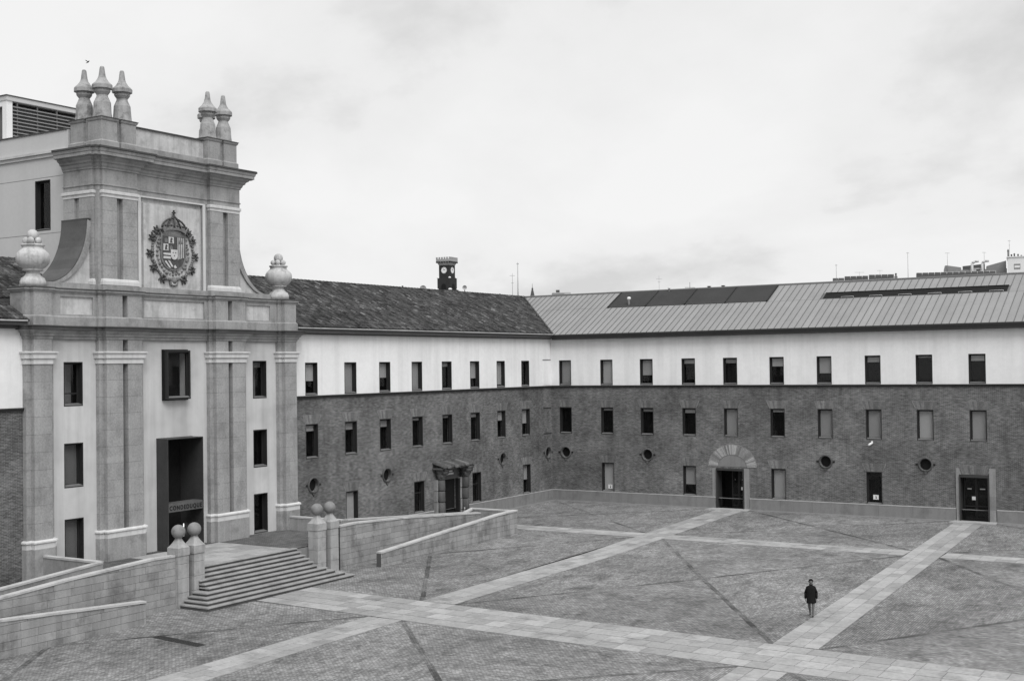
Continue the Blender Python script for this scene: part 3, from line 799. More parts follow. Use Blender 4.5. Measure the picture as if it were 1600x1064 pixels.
def yard_door(T, F, u0, u1, z1, leaf_gap, open_left):
    d = MB(); t = 0.09
    # steel portal box, proud of the wall
    d.boxf(F, u0, u0 + t, -0.9, 0.16, 0.0, z1).boxf(F, u1 - t, u1, -0.9, 0.16, 0.0, z1).boxf(F, u0 + t, u1 - t, -0.9, 0.16, z1 - 0.16, z1)
    o = d.build('door', 'steel_box', T)
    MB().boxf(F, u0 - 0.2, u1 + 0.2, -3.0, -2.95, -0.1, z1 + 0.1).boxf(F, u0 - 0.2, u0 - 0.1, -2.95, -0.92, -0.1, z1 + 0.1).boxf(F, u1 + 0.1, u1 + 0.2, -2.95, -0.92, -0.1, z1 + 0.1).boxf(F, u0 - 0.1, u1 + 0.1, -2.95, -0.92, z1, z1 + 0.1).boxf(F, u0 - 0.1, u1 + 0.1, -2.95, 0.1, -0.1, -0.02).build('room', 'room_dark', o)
    for a, b in leaf_gap:
        lf = MB(); n0 = -0.70
        lf.boxf(F, a, a + 0.07, n0, n0 + 0.06, 0.03, z1 - 0.18).boxf(F, b - 0.07, b, n0, n0 + 0.06, 0.03, z1 - 0.18)
        lf.boxf(F, a + 0.07, b - 0.07, n0, n0 + 0.06, 0.03, 0.18).boxf(F, a + 0.07, b - 0.07, n0, n0 + 0.06, z1 - 0.28, z1 - 0.18)
        lf.boxf(F, a + 0.07, b - 0.07, n0 + 0.055, n0 + 0.10, 1.02, 1.09)
        lf.build('door_leaf_or_shade', 'frame_dark', o)
        MB().boxf(F, a + 0.06, b - 0.06, n0 + 0.02, n0 + 0.03, 0.17, z1 - 0.27).build('pane', 'glass', o)
        MB().boxf(F, a + 0.25, b - 0.32, n0 + 0.034, n0 + 0.04, 2.30, 2.38).build('notice', 'metal_light', o)
    return o
d1 = yard_door(TB, FB, 15.66, 18.08, 3.28, [(16.75, 17.35), (17.37, 17.97)], True)
MB().boxf(FB, 17.55, 17.90, -0.62, -0.61, 1.50, 1.75).build('notice', 'white_paint', d1)
d2 = yard_door(TB, FB, 34.98, 37.09, 3.40, [(35.15, 36.02), (36.04, 36.98)], False)
MB().boxf(FB, 35.72, 35.98, -0.62, -0.61, 1.52, 1.78).build('notice', 'white_paint', d2)
jm = MB().boxf(FB, 34.74, 34.97, -0.3, 0.07, -0.1, 3.92).prismf(FB, [(34.97, 3.44), (35.10, 3.44), (34.98, 3.92), (34.97, 3.92)], 0.0, 0.07)
jm.build('door_jamb', 'door_stone', TB)
for z0, z1 in ((-0.1, 0.9), (0.91, 1.85), (1.86, 2.7), (2.71, 3.44), (3.45, 3.93)):
    piece('jamb_stone', 'door_stone', bwB, FB, 37.10, 37.55, -0.3, 0.07, z0, z1)
flat_arch(TB, FB, 35.25, 36.95, 3.46, 0.66)
# threshold aprons
for a, b in ((15.35, 18.6), (34.6, 37.6)):
    ap = MB().prism([FB(a, 0.0, -0.05), FB(b, 0.0, -0.05), FB(b + 0.15, 1.3, -0.05), FB(a - 0.15, 1.3, -0.05)], (0, 0, 0.09))
    tag(ap.build('threshold', 'slab'), kind='structure')
# white security camera under the first-floor windows
sc_ = thing('security_camera', (28.56, -0.3, 5.6), 'small white security camera on the brick wall under a first-floor window', 'camera')
MB().boxf(FB, 28.5, 28.62, 0.01, 0.08, 5.60, 5.78).build('wall_plate', 'white_paint', sc_)
MB().tube((28.58, -0.05, 5.68), (28.52, -0.30, 5.60), 0.03).build('arm', 'white_paint', sc_)
MB().tube((28.62, -0.22, 5.66), (28.42, -0.52, 5.48), 0.085, 10).build('body', 'white_paint', sc_)

# ---- stone portal of the tiled wing
for u0, u1 in ((-18.12, -17.32), (-14.95, -14.0)):
    for k in range(4):
        z0, z1 = -0.15 + k * 0.86, -0.15 + (k + 1) * 0.86 - 0.04
        piece('door_pier_stone', 'door_stone', TA, FA, u0, u1, -0.1, 0.30 + 0.03 * (k % 2), z0, z1)
    uc = (u0 + u1) / 2
    for k in range(4):
        z0, z1 = -0.15 + k * 0.86, -0.15 + (k + 1) * 0.86 - 0.05
        c_ = FA(uc, 0.46, 0)
        MB().lathe([(0.27, z0), (0.30, z0 + 0.04), (0.29, (z0 + z1) / 2), (0.28, z1 - 0.04), (0.25, z1)], c_, 14).build('column_drum', 'old_stone', TA)
    c_ = FA(uc, 0.46, 0)
    MB().lathe([(0.26, 3.28), (0.34, 3.36), (0.28, 3.44), (0.40, 3.62), (0.34, 3.74), (0.48, 3.92), (0.48, 4.02)], c_, 12).build('column_capital', 'old_stone', TA)
    br = MB()
    for n_, z_, r_ in ((0.62, 3.55, 0.16), (0.80, 3.85, 0.20), (0.95, 4.02, 0.10)):
        br.tube(FA(u0 + 0.12, n_, z_), FA(u1 - 0.12, n_, z_), r_, 10)
    br.build('scroll_bracket', 'old_stone', TA)
MB().boxf(FA, -18.3, -13.9, -0.1, 0.92, 4.06, 4.18).build('door_hood', 'old_stone', TA)
for k in range(9):
    u = -18.1 + k * 0.51
    q = MB(); S = 6; vs = []
    r0 = random.uniform(0.17, 0.22); dz = random.uniform(-0.04, 0.05); du = random.uniform(-0.04, 0.04)
    for nn, zz_, r_ in ((0.0, 4.52 + dz, r0), (1.15 + random.uniform(-0.08, 0.08), 4.20 + dz, r0 * 1.2)):
        for j in range(S + 1):
            a = math.pi * j / S
            vs.append(FA(u + du + r_ * math.cos(a), nn, zz_ + r_ * 0.9 * math.sin(a)))
    q.add(vs, [(j, j + 1, S + 2 + j, S + 1 + j) for j in range(S)] + [tuple(range(S + 1, 2 * S + 2))], True)
    q.build('hood_tile', 'hood_tile', TA)
MB().prismf(FA, [(-18.2, 4.19), (-13.95, 4.19), (-13.95, 4.42), (-18.2, 4.42)], 0.0, 0.08).build('hood_board', 'roof_base', TA)
sg = MB().boxf(FA, -17.3, -14.96, -0.16, 0.10, 3.17, 4.09).build('sign_board', 'old_stone', TA)
for j, (a, b, z) in enumerate(((-17.15, -15.75, 3.72), (-17.2, -15.65, 3.52))):
    L = MB(); u = a
    while u < b:
        w_ = random.uniform(0.07, 0.12)
        L.boxf(FA, u, u + w_, 0.101, 0.106, z, z + 0.13); u += w_ + 0.025
    L.build('sign_line', 'white_paint', sg)
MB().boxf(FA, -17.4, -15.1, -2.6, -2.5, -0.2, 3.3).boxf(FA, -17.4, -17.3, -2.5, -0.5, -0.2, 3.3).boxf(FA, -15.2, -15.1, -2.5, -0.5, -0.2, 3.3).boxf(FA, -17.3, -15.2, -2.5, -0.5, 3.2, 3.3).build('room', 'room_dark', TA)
MB().boxf(FA, -17.30, -15.2, -0.14, -0.10, -0.1, 3.2).build('door_leaf_or_shade', 'room_dark', TA)  # flat near-black sheet; shade of the open doorway put into its colour
MB().boxf(FA, -15.19, -14.96, -0.09, 0.30, -0.1, 3.16).build('door_return', 'black_iron', TA)  # inner side of the doorway, its shade painted in as black
bl_ = thing('bollard', (1.4, -16.0, gz(-16)), 'short thin pale post standing in front of the dark stone doorway', 'bollard')
MB().lathe([(0.05, -0.02), (0.05, 1.0), (0.065, 1.01), (0.065, 1.08), (0.02, 1.1)], (1.4, -16.0, gz(-16)), 12).build('post', 'metal_light', bl_)

# ---- left stub of the tiled wing, beyond the portal
TL = thing('barracks_wing', (-7, -64, 0), 'sliver of brick and stucco tiled wing at the left edge', 'building')
LU = [(-57.9, -56.6), (-62.0, -60.7)]
wing_shell(TL, FA, -72.0, -54.3, LU, LU, [(-57.9, -56.6, 0.9, 3.4)], [], [], [])
for a, b in LU:
    window(TL, FA, a, b, W1[0], W1[1], 0.5); window(TL, FA, a, b, W2[0], W2[1], 0.3)
    flat_arch(TL, FA, a, b, W2[1] + 0.01)
window(TL, FA, -57.9, -56.6, 0.9, 3.4, 0.4)
MB().box(-14, -1.9, -72, -54.5, -0.2, 14.3).build('inner_mass', 'room_dark', TL)
roofL = tiled_roof(TL, -68.0, -49.6, lambda x, y: y < -54.75 or x < -1.6, 0, False, -54.6)
MB().boxf(FA, -68.0, -54.7, 0.30, 0.56, ZE - 0.30, ZE - 0.10).boxf(FA, -68.0, -54.7, 0.02, 0.30, ZE - 0.47, ZE - 0.20).build('gutter', 'gutter_metal', TL)
MB().boxf(FA, -68.0, -54.75, 0.48, 0.66, ZE - 0.098, ZE - 0.02).build('gutter_lip', 'gutter_edge', TL)
# ------------------------------------------------------------------ the stone portal (gatehouse)
YC = -44.22
FP = Fr((0, YC, 0), (0, 1, 0), (1, 0, 0))
def mould(mb, F, contour, prof, closed=False):
    """run a (projection, z) profile along an axis-aligned plan contour (o, n)"""
    m = len(contour)
    segs = [(contour[i], contour[(i + 1) % m]) for i in range(m if closed else m - 1)]
    nr = []
    for a, b in segs:
        d = (b[0] - a[0], b[1] - a[1]); L = math.hypot(*d); nr.append((-d[1] / L, d[0] / L))
    def off(i, p):
        k = []
        if closed: k = [nr[i - 1], nr[i]]
        else:
            if i > 0: k.append(nr[i - 1])
            if i < m - 1: k.append(nr[i])
        s = {(round(q[0], 3), round(q[1], 3)) for q in k}
        return contour[i][0] + p * sum(q[0] for q in s), contour[i][1] + p * sum(q[1] for q in s)
    vs = []; fs = []
    for p, z in prof:
        for i in range(m):
            o_, n_ = off(i, p); vs.append(F(o_, n_, z))
    for j in range(len(prof) - 1):
        for i in range(m if closed else m - 1):
            i2 = (i + 1) % m
            fs.append((j * m + i, j * m + i2, (j + 1) * m + i2, (j + 1) * m + i))
    if closed:
        fs.append(tuple(range(m))); fs.append(tuple((len(prof) - 1) * m + i for i in range(m)))
    mb.add(vs, fs)
TP = thing('gatehouse', (0, YC, 0), 'tall baroque stone gatehouse with paired pilasters, carved coat of arms and obelisk finials', 'gatehouse')
wo = [(s * 7.205 - 0.625, s * 7.205 + 0.625) for s in (-1, 1)]
pw = MB()
rects = [(a, b, z0, z1) for a, b in wo for z0, z1 in ((10.1, 12.5), (5.7, 8.1), (1.5, 4.02))] + [(-0.86, 0.86, 10.3, 13.1), (-1.41, 1.41, 1.5, 8.02)]
wall(pw, FP, -10.35, 10.35, -0.6, 13.9, 0.0, rects, (), 0.45)
pwall = pw.build('plaster_wall', 'portal_plaster', TP)
for i, (a, b) in enumerate(wo):
    for j, (z0, z1) in enumerate(((10.1, 12.5), (5.7, 8.1), (1.5, 4.02))):
        window(TP, FP, a, b, z0, z1, ((0.0, 1.0, 1.0), (0.12, 0.0, 0.0))[i][j] * 0.99, depth=0.42, transom=(10.75 if j == 0 and i == 0 else None), blind_mat='blind_dark')
sb_ = MB().boxf(FP, -0.90, -0.862, -0.1, 0.43, 10.26, 13.14).boxf(FP, 0.862, 0.90, -0.1, 0.43, 10.26, 13.14).boxf(FP, -0.861, 0.861, -0.1, 0.43, 13.101, 13.14).boxf(FP, -0.861, 0.861, -0.1, 0.43, 10.26, 10.299)
sb_.build('window_surround', 'frame_dark', TP)
window(TP, FP, -0.86, 0.86, 10.3, 13.1, 0.0, depth=-0.16, proud=0.42, mat='frame_dark')
# central steel door box standing out from the wall
db = MB(); t = 0.05
o0, o1, zt = -1.40, 1.38, 8.0
db.boxf(FP, o0, o0 + t, -1.6, 0.93, 1.5, zt).boxf(FP, o1 - t, o1, -1.6, 0.93, 1.5, zt).boxf(FP, o0 + t, o1 - t, -1.6, 0.93, zt - t, zt)
door = db.build('door', 'steel_box', TP)
MB().boxf(FP, o0 + t, o1 - t, 0.10, 0.90, 3.74, 4.24).build('sign_beam', 'sign_metal', door)
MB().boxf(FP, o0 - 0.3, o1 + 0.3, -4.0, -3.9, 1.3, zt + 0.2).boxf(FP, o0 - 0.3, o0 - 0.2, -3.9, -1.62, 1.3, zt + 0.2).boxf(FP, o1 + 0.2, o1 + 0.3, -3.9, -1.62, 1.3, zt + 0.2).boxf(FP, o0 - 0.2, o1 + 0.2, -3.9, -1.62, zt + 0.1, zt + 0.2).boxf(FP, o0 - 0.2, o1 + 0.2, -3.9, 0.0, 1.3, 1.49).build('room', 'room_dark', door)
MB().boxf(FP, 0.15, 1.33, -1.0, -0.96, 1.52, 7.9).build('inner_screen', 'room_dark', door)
MB().boxf(FP, -1.0, -0.72, -0.9, -0.86, 4.9, 5.5).build('notice', 'steel_box', door)
tb = MB().tube(FP(1.21, -0.6, 2.0), FP(1.21, -0.6, 2.75), 0.022); tb.build('lamp_tube', 'lamp_tube', door)
cu = bpy.data.curves.new('lettering', 'FONT'); cu.body = 'CONDEDUQUE'; cu.size = 0.36; cu.align_x = 'CENTER'; cu.extrude = 0.01; cu.space_character = 1.3; cu.offset = 0.006
ob = bpy.data.objects.new('tmp', cu); COL.objects.link(ob)
bpy.context.view_layer.update()
me = bpy.data.meshes.new_from_object(ob.evaluated_get(bpy.context.evaluated_depsgraph_get()))
bpy.data.objects.remove(ob)
me.materials.clear(); me.materials.append(MATS['room_dark'])
lt = bpy.data.objects.new('lettering', me); COL.objects.link(lt); lt.parent = door
wd = max(v.co.x for v in me.vertices) - min(v.co.x for v in me.vertices)
sx = 2.5 / wd
lt.matrix_local = Matrix.Translation(Vector((0.912, -0.01, 3.85)) + Vector((0, YC, 0)) - ORG[door]) @ Matrix(((0, 0, 1, 0), (sx, 0, 0, 0), (0, 1, 0, 0), (0, 0, 0, 1)))

# pilasters
def pil_contour(lo, hi, base=0.0, s=1):
    c = [(lo - 0.3, base), (lo - 0.3, 0.27), (lo, 0.27), (lo, 0.55), (hi, 0.55), (hi, 0.27), (hi + 0.3, 0.27), (hi + 0.3, base)]
    return c
PIL = [(-10.1, -9.0), (-5.4, -2.89), (2.89, 5.4), (9.0, 10.1)]
SLOT = {1: (-4.27, -3.915), 2: (3.915, 4.27)}
for i, (lo, hi) in enumerate(PIL):
    parts = [(lo, hi)] if i not in SLOT else [(lo, SLOT[i][0]), (SLOT[i][1], hi)]
    core = MB()
    core.boxf(FP, lo - 0.3 + 0.012, hi + 0.3 - 0.012, 0.0, 0.06, 1.3, 16.3)
    for a, b in parts: core.boxf(FP, a + 0.012, b - 0.012, 0.06, 0.535, 3.1, 16.3)
    co = core.build('pilaster', 'joint_dark', TP)
    K = 10
    cuts = [3.16 + (12.40 - 3.16) * k / K for k in range(K + 1)]
    runs = [(cuts[k], cuts[k + 1]) for k in range(K)] + [(13.06, 13.80), (14.90, 16.24)]
    for z0, z1 in runs:
        for j, (a, b) in enumerate(parts):
            piece('stone_block', 'granite', co, FP, a, b, 0.10, 0.55, z0 + 0.005, z1 - 0.005)
        # back layer either side
        piece('stone_block', 'granite', co, FP, lo - 0.3, lo - 0.001, 0.0, 0.27, z0 + 0.005, z1 - 0.005)
        piece('stone_block', 'granite', co, FP, hi + 0.001, hi + 0.3, 0.0, 0.27, z0 + 0.005, z1 - 0.005)
    ct = pil_contour(lo, hi)
    q = MB(); mould(q, FP, ct, [(0.09, -0.6), (0.09, 2.74)]); q.build('pedestal', 'granite_trim', TP)
    q = MB(); mould(q, FP, ct, [(0.0, 2.741), (0.09, 2.742), (0.09, 3.01), (0.10, 3.02), (0.15, 3.05), (0.15, 3.12), (0.02, 3.2), (-0.05, 3.2)]); q.build('pedestal_cap', 'white_stone', TP)
    q = MB(); mould(q, FP, ct, [(-0.02, 12.38), (0.05, 12.40), (0.05, 12.60), (0.03, 12.62), (0.03, 12.66), (0.13, 12.70), (0.13, 12.92), (0.15, 12.95), (0.21, 12.98), (0.21, 13.05), (-0.03, 13.08)]); q.build('capital', 'white_stone', TP)
# lower cornice and attic band follow the pilasters forward and back
half = []
for lo, hi in PIL[2:]:
    half += [(lo - 0.3, 0.12), (lo - 0.3, 0.27), (lo, 0.27), (lo, 0.55), (hi, 0.55), (hi, 0.27), (hi + 0.3, 0.27), (hi + 0.3, 0.12)]
half = half[:-1] + [(10.4, -1.05)]
CON = [(-a, b) for a, b in reversed(half)] + half
q = MB(); mould(q, FP, CON, [(-0.02, 13.72), (0.05, 13.74), (0.05, 13.84), (0.13, 13.90), (0.15, 14.02), (0.22, 14.06), (0.24, 14.14), (0.34, 14.2)]); q.build('cornice', 'granite_trim', TP)
q = MB(); mould(q, FP, CON, [(0.33, 14.201), (0.42, 14.22), (0.42, 14.36), (0.46, 14.38), (0.46, 14.42), (0.0, 14.47)]); q.build('cornice_flashing', 'weathered_lead', TP)
q = MB(); mould(q, FP, CON, [(0.08, 14.44), (0.08, 14.92), (0.0, 14.99), (-0.05, 14.99)]); q.build('attic_base', 'granite_trim', TP)
q = MB(); mould(q, FP, CON, [(-0.04, 16.20), (0.04, 16.22), (0.06, 16.28), (0.13, 16.33), (0.13, 16.42)]); q.build('attic_cap', 'granite_trim', TP)
q = MB(); mould(q, FP, CON, [(0.12, 16.421), (0.16, 16.422), (0.16, 16.47), (-0.3, 16.53)]); q.build('attic_flashing', 'weathered_lead', TP)
at = MB()
pans = [(-8.1, -5.95, 15.08, 16.04), (-2.35, 2.35, 15.06, 16.08), (5.95, 8.1, 15.08, 16.04)]
wall(at, FP, -10.35, 10.35, 13.7, 16.45, 0.12, pans, (), 0.10)
at.build('attic_wall', 'granite_trim', TP)
for a, b, c, d in pans: MB().boxf(FP, a - 0.02, b + 0.02, -0.02, 0.03, c - 0.02, d + 0.02).build('attic_panel', 'panel_plaster', TP)
gm_ = MB(); wall(gm_, Fr((-1.05, YC, 0), (0, -1, 0), (-1, 0, 0)), -10.36, 10.36, 8.0, 16.5, 0.0)
gm_.boxf(FP, -10.36, -10.30, -1.05, -0.01, -0.6, 16.5).boxf(FP, 10.30, 10.36, -1.05, -0.01, -0.6, 16.5).boxf(FP, -10.29, 10.29, -1.05, 0.10, 16.40, 16.50)
gm_.build('side_wall', 'granite_trim', TP)

# upper storey
U = [(-5.65, -2.7), (-5.65, -0.25), (-5.5, -0.25), (-5.5, 0.05), (-5.3, 0.05), (-5.3, 0.2), (-2.85, 0.2), (-2.85, -0.05)]
UC = U + [(-a, b) for a, b in reversed(U)]
fw_ = MB(); wall(fw_, FP, -5.48, 5.48, 16.45, 24.4, -0.075, [(-2.42, 2.42, 16.62, 22.0)], (), 0.16)
fw_.boxf(FP, -5.49, -5.40, -2.7, -0.06, 16.45, 24.4).boxf(FP, 5.40, 5.49, -2.7, -0.06, 16.45, 24.4).boxf(FP, -5.39, 5.39, -2.7, -2.6, 16.45, 24.4)
fw_.build('upper_wall', 'granite_trim', TP)
MB().boxf(FP, -2.44, 2.44, -0.26, -0.20, 16.6, 22.02).build('crest_recess', 'panel_plaster', TP)
plaque = MB().boxf(FP, -2.18, 2.18, -0.195, -0.06, 16.78, 21.70).build('plaque', 'panel_plaster', TP)
fr_ = MB().boxf(FP, -2.62, -2.42, -0.05, 0.0, 16.62, 22.0).boxf(FP, 2.42, 2.62, -0.05, 0.0, 16.62, 22.0).boxf(FP, -2.62, 2.62, -0.05, 0.0, 22.0, 22.09)
fr_.build('crest_frame', 'white_stone', TP)
FS = Fr((0, YC - 5.5, 0), (1, 0, 0), (0, -1, 0))            # left flank of the upper storey, u = X
FSR = Fr((0, YC + 5.5, 0), (-1, 0, 0), (0, 1, 0))
def shafts(F, spans, nb, nf, back):
    for a, b in spans:
        core = MB().boxf(F, a + 0.012, b - 0.012, nb, nf - 0.012, 16.9, 22.0).build('pilaster', 'joint_dark', TP)
        K = 6
        for k in range(K):
            z0, z1 = 17.1 + 4.62 * k / K, 17.1 + 4.62 * (k + 1) / K
            piece('stone_block', 'granite', core, F, a, b, nb, nf, z0 + 0.005, z1 - 0.005)
shafts(FP, [(-5.3, -4.32), (-3.9, -2.85), (2.85, 3.9), (4.32, 5.3)], -0.05, 0.2, 0)
shafts(FS, [(-2.7, -1.78), (-1.38, -0.25)], 0.0, 0.15, 0)
shafts(FSR, [(0.25, 1.38), (1.78, 2.7)], 0.0, 0.15, 0)
for a, b in ((-5.496, -5.31), (5.31, 5.496)): MB().boxf(FP, a, b, -0.24, 0.046, 16.6, 22.09).build('corner_strip', 'granite', TP)
q = MB(); mould(q, FP, UC, [(0.06, 16.45), (0.06, 16.78), (-0.02, 16.80)]); q.build('upper_base', 'granite_trim', TP)
for cc in ([(-5.3, -0.05), (-5.3, 0.2), (-2.85, 0.2), (-2.85, -0.05)], [(2.85, -0.05), (2.85, 0.2), (5.3, 0.2), (5.3, -0.05)],
           [(-5.5, -2.7), (-5.65, -2.7), (-5.65, -0.25), (-5.5, -0.25)], [(5.5, -0.25), (5.65, -0.25), (5.65, -2.7), (5.5, -2.7)]):
    q = MB(); mould(q, FP, cc, [(0.04, 16.78), (0.07, 16.80), (0.07, 17.0), (0.04, 17.03), (0.04, 17.06), (0.0, 17.14), (-0.05, 17.14)]); q.build('pilaster_base', 'white_stone', TP)
    q = MB(); mould(q, FP, cc, [(-0.02, 21.70), (0.03, 21.72), (0.03, 21.86), (0.10, 21.92), (0.10, 22.06), (0.0, 22.10)]); q.build('capital', 'white_stone', TP)
q = MB(); mould(q, FP, UC, [(-0.1, 22.08), (0.0, 22.10), (0.0, 22.36), (0.05, 22.37), (0.05, 22.43), (0.0, 22.45), (0.0, 23.26), (0.06, 23.28), (0.06, 23.36), (0.13, 23.44), (0.16, 23.56), (0.26, 23.62), (0.28, 23.72), (0.42, 23.82), (0.44, 23.90), (0.66, 23.94), (0.66, 24.12), (0.70, 24.14), (0.74, 24.30)])
q.build('upper_entablature', 'granite_trim', TP)
q = MB(); mould(q, FP, UC, [(0.73, 24.301), (0.80, 24.32), (0.80, 24.42), (0.1, 24.55), (-2.0, 24.58)]); q.build('cornice_flashing', 'weathered_lead', TP)
# pedestals on the roof line
def pedestal(o0_, o1_, n0_, n1_):
    c = [(o0_, n0_), (o0_, n1_), (o1_, n1_), (o1_, n0_)]
    q = MB(); mould(q, FP, c, [(0.08, 24.45), (0.08, 24.88), (0.0, 24.96), (0.0, 26.04), (0.05, 26.08), (0.08, 26.16), (0.08, 26.2)], True)
    o = q.build('roof_pedestal', 'granite_trim', TP)
    q = MB(); mould(q, FP, c, [(0.06, 26.201), (0.11, 26.202), (0.11, 26.24), (0.0, 26.28)], True); q.build('pedestal_flashing', 'weathered_lead', o)
for s in (-1, 1):
    for a, b, c, d in ((4.15, 5.25, -1.05, 0.08), (2.8, 3.85, -0.95, 0.08), (4.2, 5.25, -2.55, -1.45)):
        pedestal(min(s * a, s * b), max(s * a, s * b), c, d)
    q = MB().boxf(FP, min(s * 3.8, s * 4.2), max(s * 3.8, s * 4.2), -0.9, -0.08, 24.5, 26.15).boxf(FP, min(s * 4.3, s * 5.1), max(s * 4.3, s * 5.1), -1.5, -1.0, 24.5, 26.13)
    q.build('parapet', 'granite_trim', TP)
    prof = [(0.55, 0.0), (0.53, 0.12), (0.50, 0.30), (0.47, 0.88), (0.32, 1.22), (0.30, 1.30), (0.43, 1.47), (0.45, 1.56), (0.41, 1.58), (0.41, 1.62), (0.57, 1.66), (0.57, 1.86), (0.53, 1.92), (0.37, 2.06), (0.24, 2.26), (0.19, 2.40), (0.125, 2.88), (0.09, 2.94)]
    for a, n_ in ((4.7, -0.50), (3.33, -0.45), (4.72, -2.0)):
        p = [(r_ * random.uniform(0.985, 1.015), z_) for r_, z_ in prof]
        MB().lathe(p, FP(s * a, n_, 26.26), 12, False, random.random()).build('finial', 'finial_stone', TP)
q = MB().boxf(FP, -2.79, 2.79, -0.75, -0.32, 24.95, 26.02); q.build('parapet_panel', 'panel_plaster', TP)
q = MB().boxf(FP, -2.79, 2.79, -0.80, -0.24, 24.46, 24.95); q.build('parapet_base', 'granite_trim', TP)
q = MB().boxf(FP, -2.70, 2.70, -0.80, -0.22, 26.021, 26.10); q.build('parapet_coping', 'weathered_lead', TP)

# volutes: curved buttress walls with a stone rim, plaster field and slate-clad top
for s in (-1, 1):
    K = 14
    cv = [(8.55 - 2.69 * math.cos(math.pi / 2 * k / K), 20.42 - 3.62 * math.sin(math.pi / 2 * k / K)) for k in range(K + 1)]
    body = [(5.5, 16.45)] + [(5.5, 20.42)] + cv + [(8.75, 16.78), (8.75, 16.45)]
    MB().prismf(FP, [(s * a, b) for a, b in body], -2.5, -0.52).build('volute', 'panel_plaster', TP)
    rim = MB()
    inn = [(8.55 - 3.06 * math.cos(math.pi / 2 * k / K), 20.42 - 3.45 * math.sin(math.pi / 2 * k / K) - 0.1) for k in range(K + 1)]
    for k in range(K):
        a, b, c, d = cv[k], cv[k + 1], inn[k + 1], inn[k]
        c = (max(5.5, c[0]) , max(16.46, c[1] - 0.22 * (k + 1) / K)); d = (max(5.5, d[0]), max(16.46, d[1] - 0.22 * k / K))
        rim.prismf(FP, [(s * p[0], p[1]) for p in (a, b, c, d)], -0.518, -0.40)
    rim.boxf(FP, min(s * 5.5, s * 8.75), max(s * 5.5, s * 8.75), -0.516, -0.406, 16.46, 16.84)
    rim.build('volute_rim', 'granite_trim', TP)
    for k in range(0, K, 2):
        a, b = cv[k], cv[min(K, k + 2)]; mid = cv[k + 1]
        pts = [(s * a[0], a[1]), (s * mid[0], mid[1]), (s * b[0], b[1])]
        off = [(s * (p[0] + 0.05), p[1] + 0.05) for p in (b, mid, a)]
        MB().prismf(FP, pts + off, -2.56, -0.44).build('slate_panel', 'slate', TP)
    MB().boxf(FP, min(s * 5.49, s * 5.92), max(s * 5.49, s * 5.92), -2.56, -0.38, 20.43, 20.50).build('volute_cap', 'weathered_lead', TP)
# ball-topped urns over the outer pilasters
for s in (-1, 1):
    c = FP(s * 9.45, -0.36, 16.5)
    u = MB().lathe([(0.666, 0.0), (0.666, 0.30), (0.630, 0.34), (0.594, 0.46), (0.486, 0.52), (0.396, 0.62), (0.342, 0.74), (0.360, 0.82), (0.522, 0.85), (0.540, 0.91), (0.468, 0.94), (0.655, 1.04), (0.823, 1.24), (0.874, 1.48), (0.857, 1.68), (0.773, 1.82), (0.655, 1.93), (0.554, 2.03), (0.538, 2.14), (0.605, 2.18), (0.605, 2.25), (0.521, 2.27)], c, 28)
    uo = u.build('urn', 'urn_stone', TP)
    for k in range(5):
        a = 2 * math.pi * k / 5 + 0.3
        MB().ball(c + Vector((0.34 * math.cos(a), 0.34 * math.sin(a), 2.45)), 0.18, 14, 8).build('ball', 'urn_stone', uo)
    MB().ball(c + Vector((0, 0, 2.76)), 0.30, 16, 10).build('ball', 'urn_stone', uo)

# carved coat of arms
def P2(o, z, n=0.0): return FP(o, -0.06 + n, z)
cr = MB()
def outline(w, zt_, zb, n0):      # shield: straight top and sides, rounded foot
    pts = [(-w, zt_), (w, zt_), (w, lerp(zb, zt_, 0.40))]
    for k in range(1, 12):
        a = math.pi * k / 12; pts.append((w * math.cos(a), lerp(zb, zt_, 0.40) - (lerp(zb, zt_, 0.40) - zb) * math.sin(a)))
    return pts + [(-w, lerp(zb, zt_, 0.40))]
def plate(mb, pts, n0, n1): mb.prism([P2(o, z, n0) for o, z in pts], FP.n * (n1 - n0))
def rect(mb, a, b, c, d, n0, n1): plate(mb, [(a, c), (b, c), (b, d), (a, d)], n0, n1)
m_ = MB(); plate(m_, outline(0.97, 20.02, 17.86, 0), 0.001, 0.10); crest = m_.build('coat_of_arms', 'crest_mid', TP)
m_ = MB(); plate(m_, outline(0.84, 19.90, 17.97, 0), 0.101, 0.12); m_.build('shield_field', 'crest_dark', crest)
L = MB()
rect(L, -0.40, 0.0, 19.48, 19.86, 0.121, 0.135); rect(L, -0.80, -0.42, 19.04, 19.44, 0.121, 0.135)      # pale quarters
rect(L, -0.80, -0.24, 18.78, 18.90, 0.121, 0.135)
rect(L, -0.80, -0.24, 18.56, 18.70, 0.121, 0.133)
for k in range(4): rect(L, 0.30 + k * 0.135, 0.355 + k * 0.135, 18.55 + 0.04 * k, 19.86, 0.121, 0.14)       # pales
plate(L, [(-0.72, 18.40), (-0.60, 18.44), (-0.22, 18.02), (-0.34, 18.02)], 0.121, 0.135)
plate(L, [(-0.46, 18.46), (-0.32, 18.46), (-0.06, 18.12), (-0.16, 18.08)], 0.121, 0.135)
plate(L, [(0.06, 18.0), (0.24, 18.06), (0.10, 18.22), (-0.02, 18.12)], 0.121, 0.135)
plate(L, outline(0.25, 19.12, 18.52, 0), 0.141, 0.17)                                                     # small oval shield
lo_ = L.build('shield_charges', 'crest_light', crest)
Dk = MB()
for o_, z_, k in ((-0.2, 19.67, 1), (-0.6, 19.24, 1)):                                                     # little lions
    plate(Dk, [(o_ - 0.10, z_ - 0.15), (o_ + 0.10, z_ - 0.15), (o_ + 0.04, z_ - 0.02), (o_ + 0.11, z_ + 0.10), (o_ - 0.02, z_ + 0.16), (o_ - 0.07, z_ + 0.02)], 0.136, 0.15)
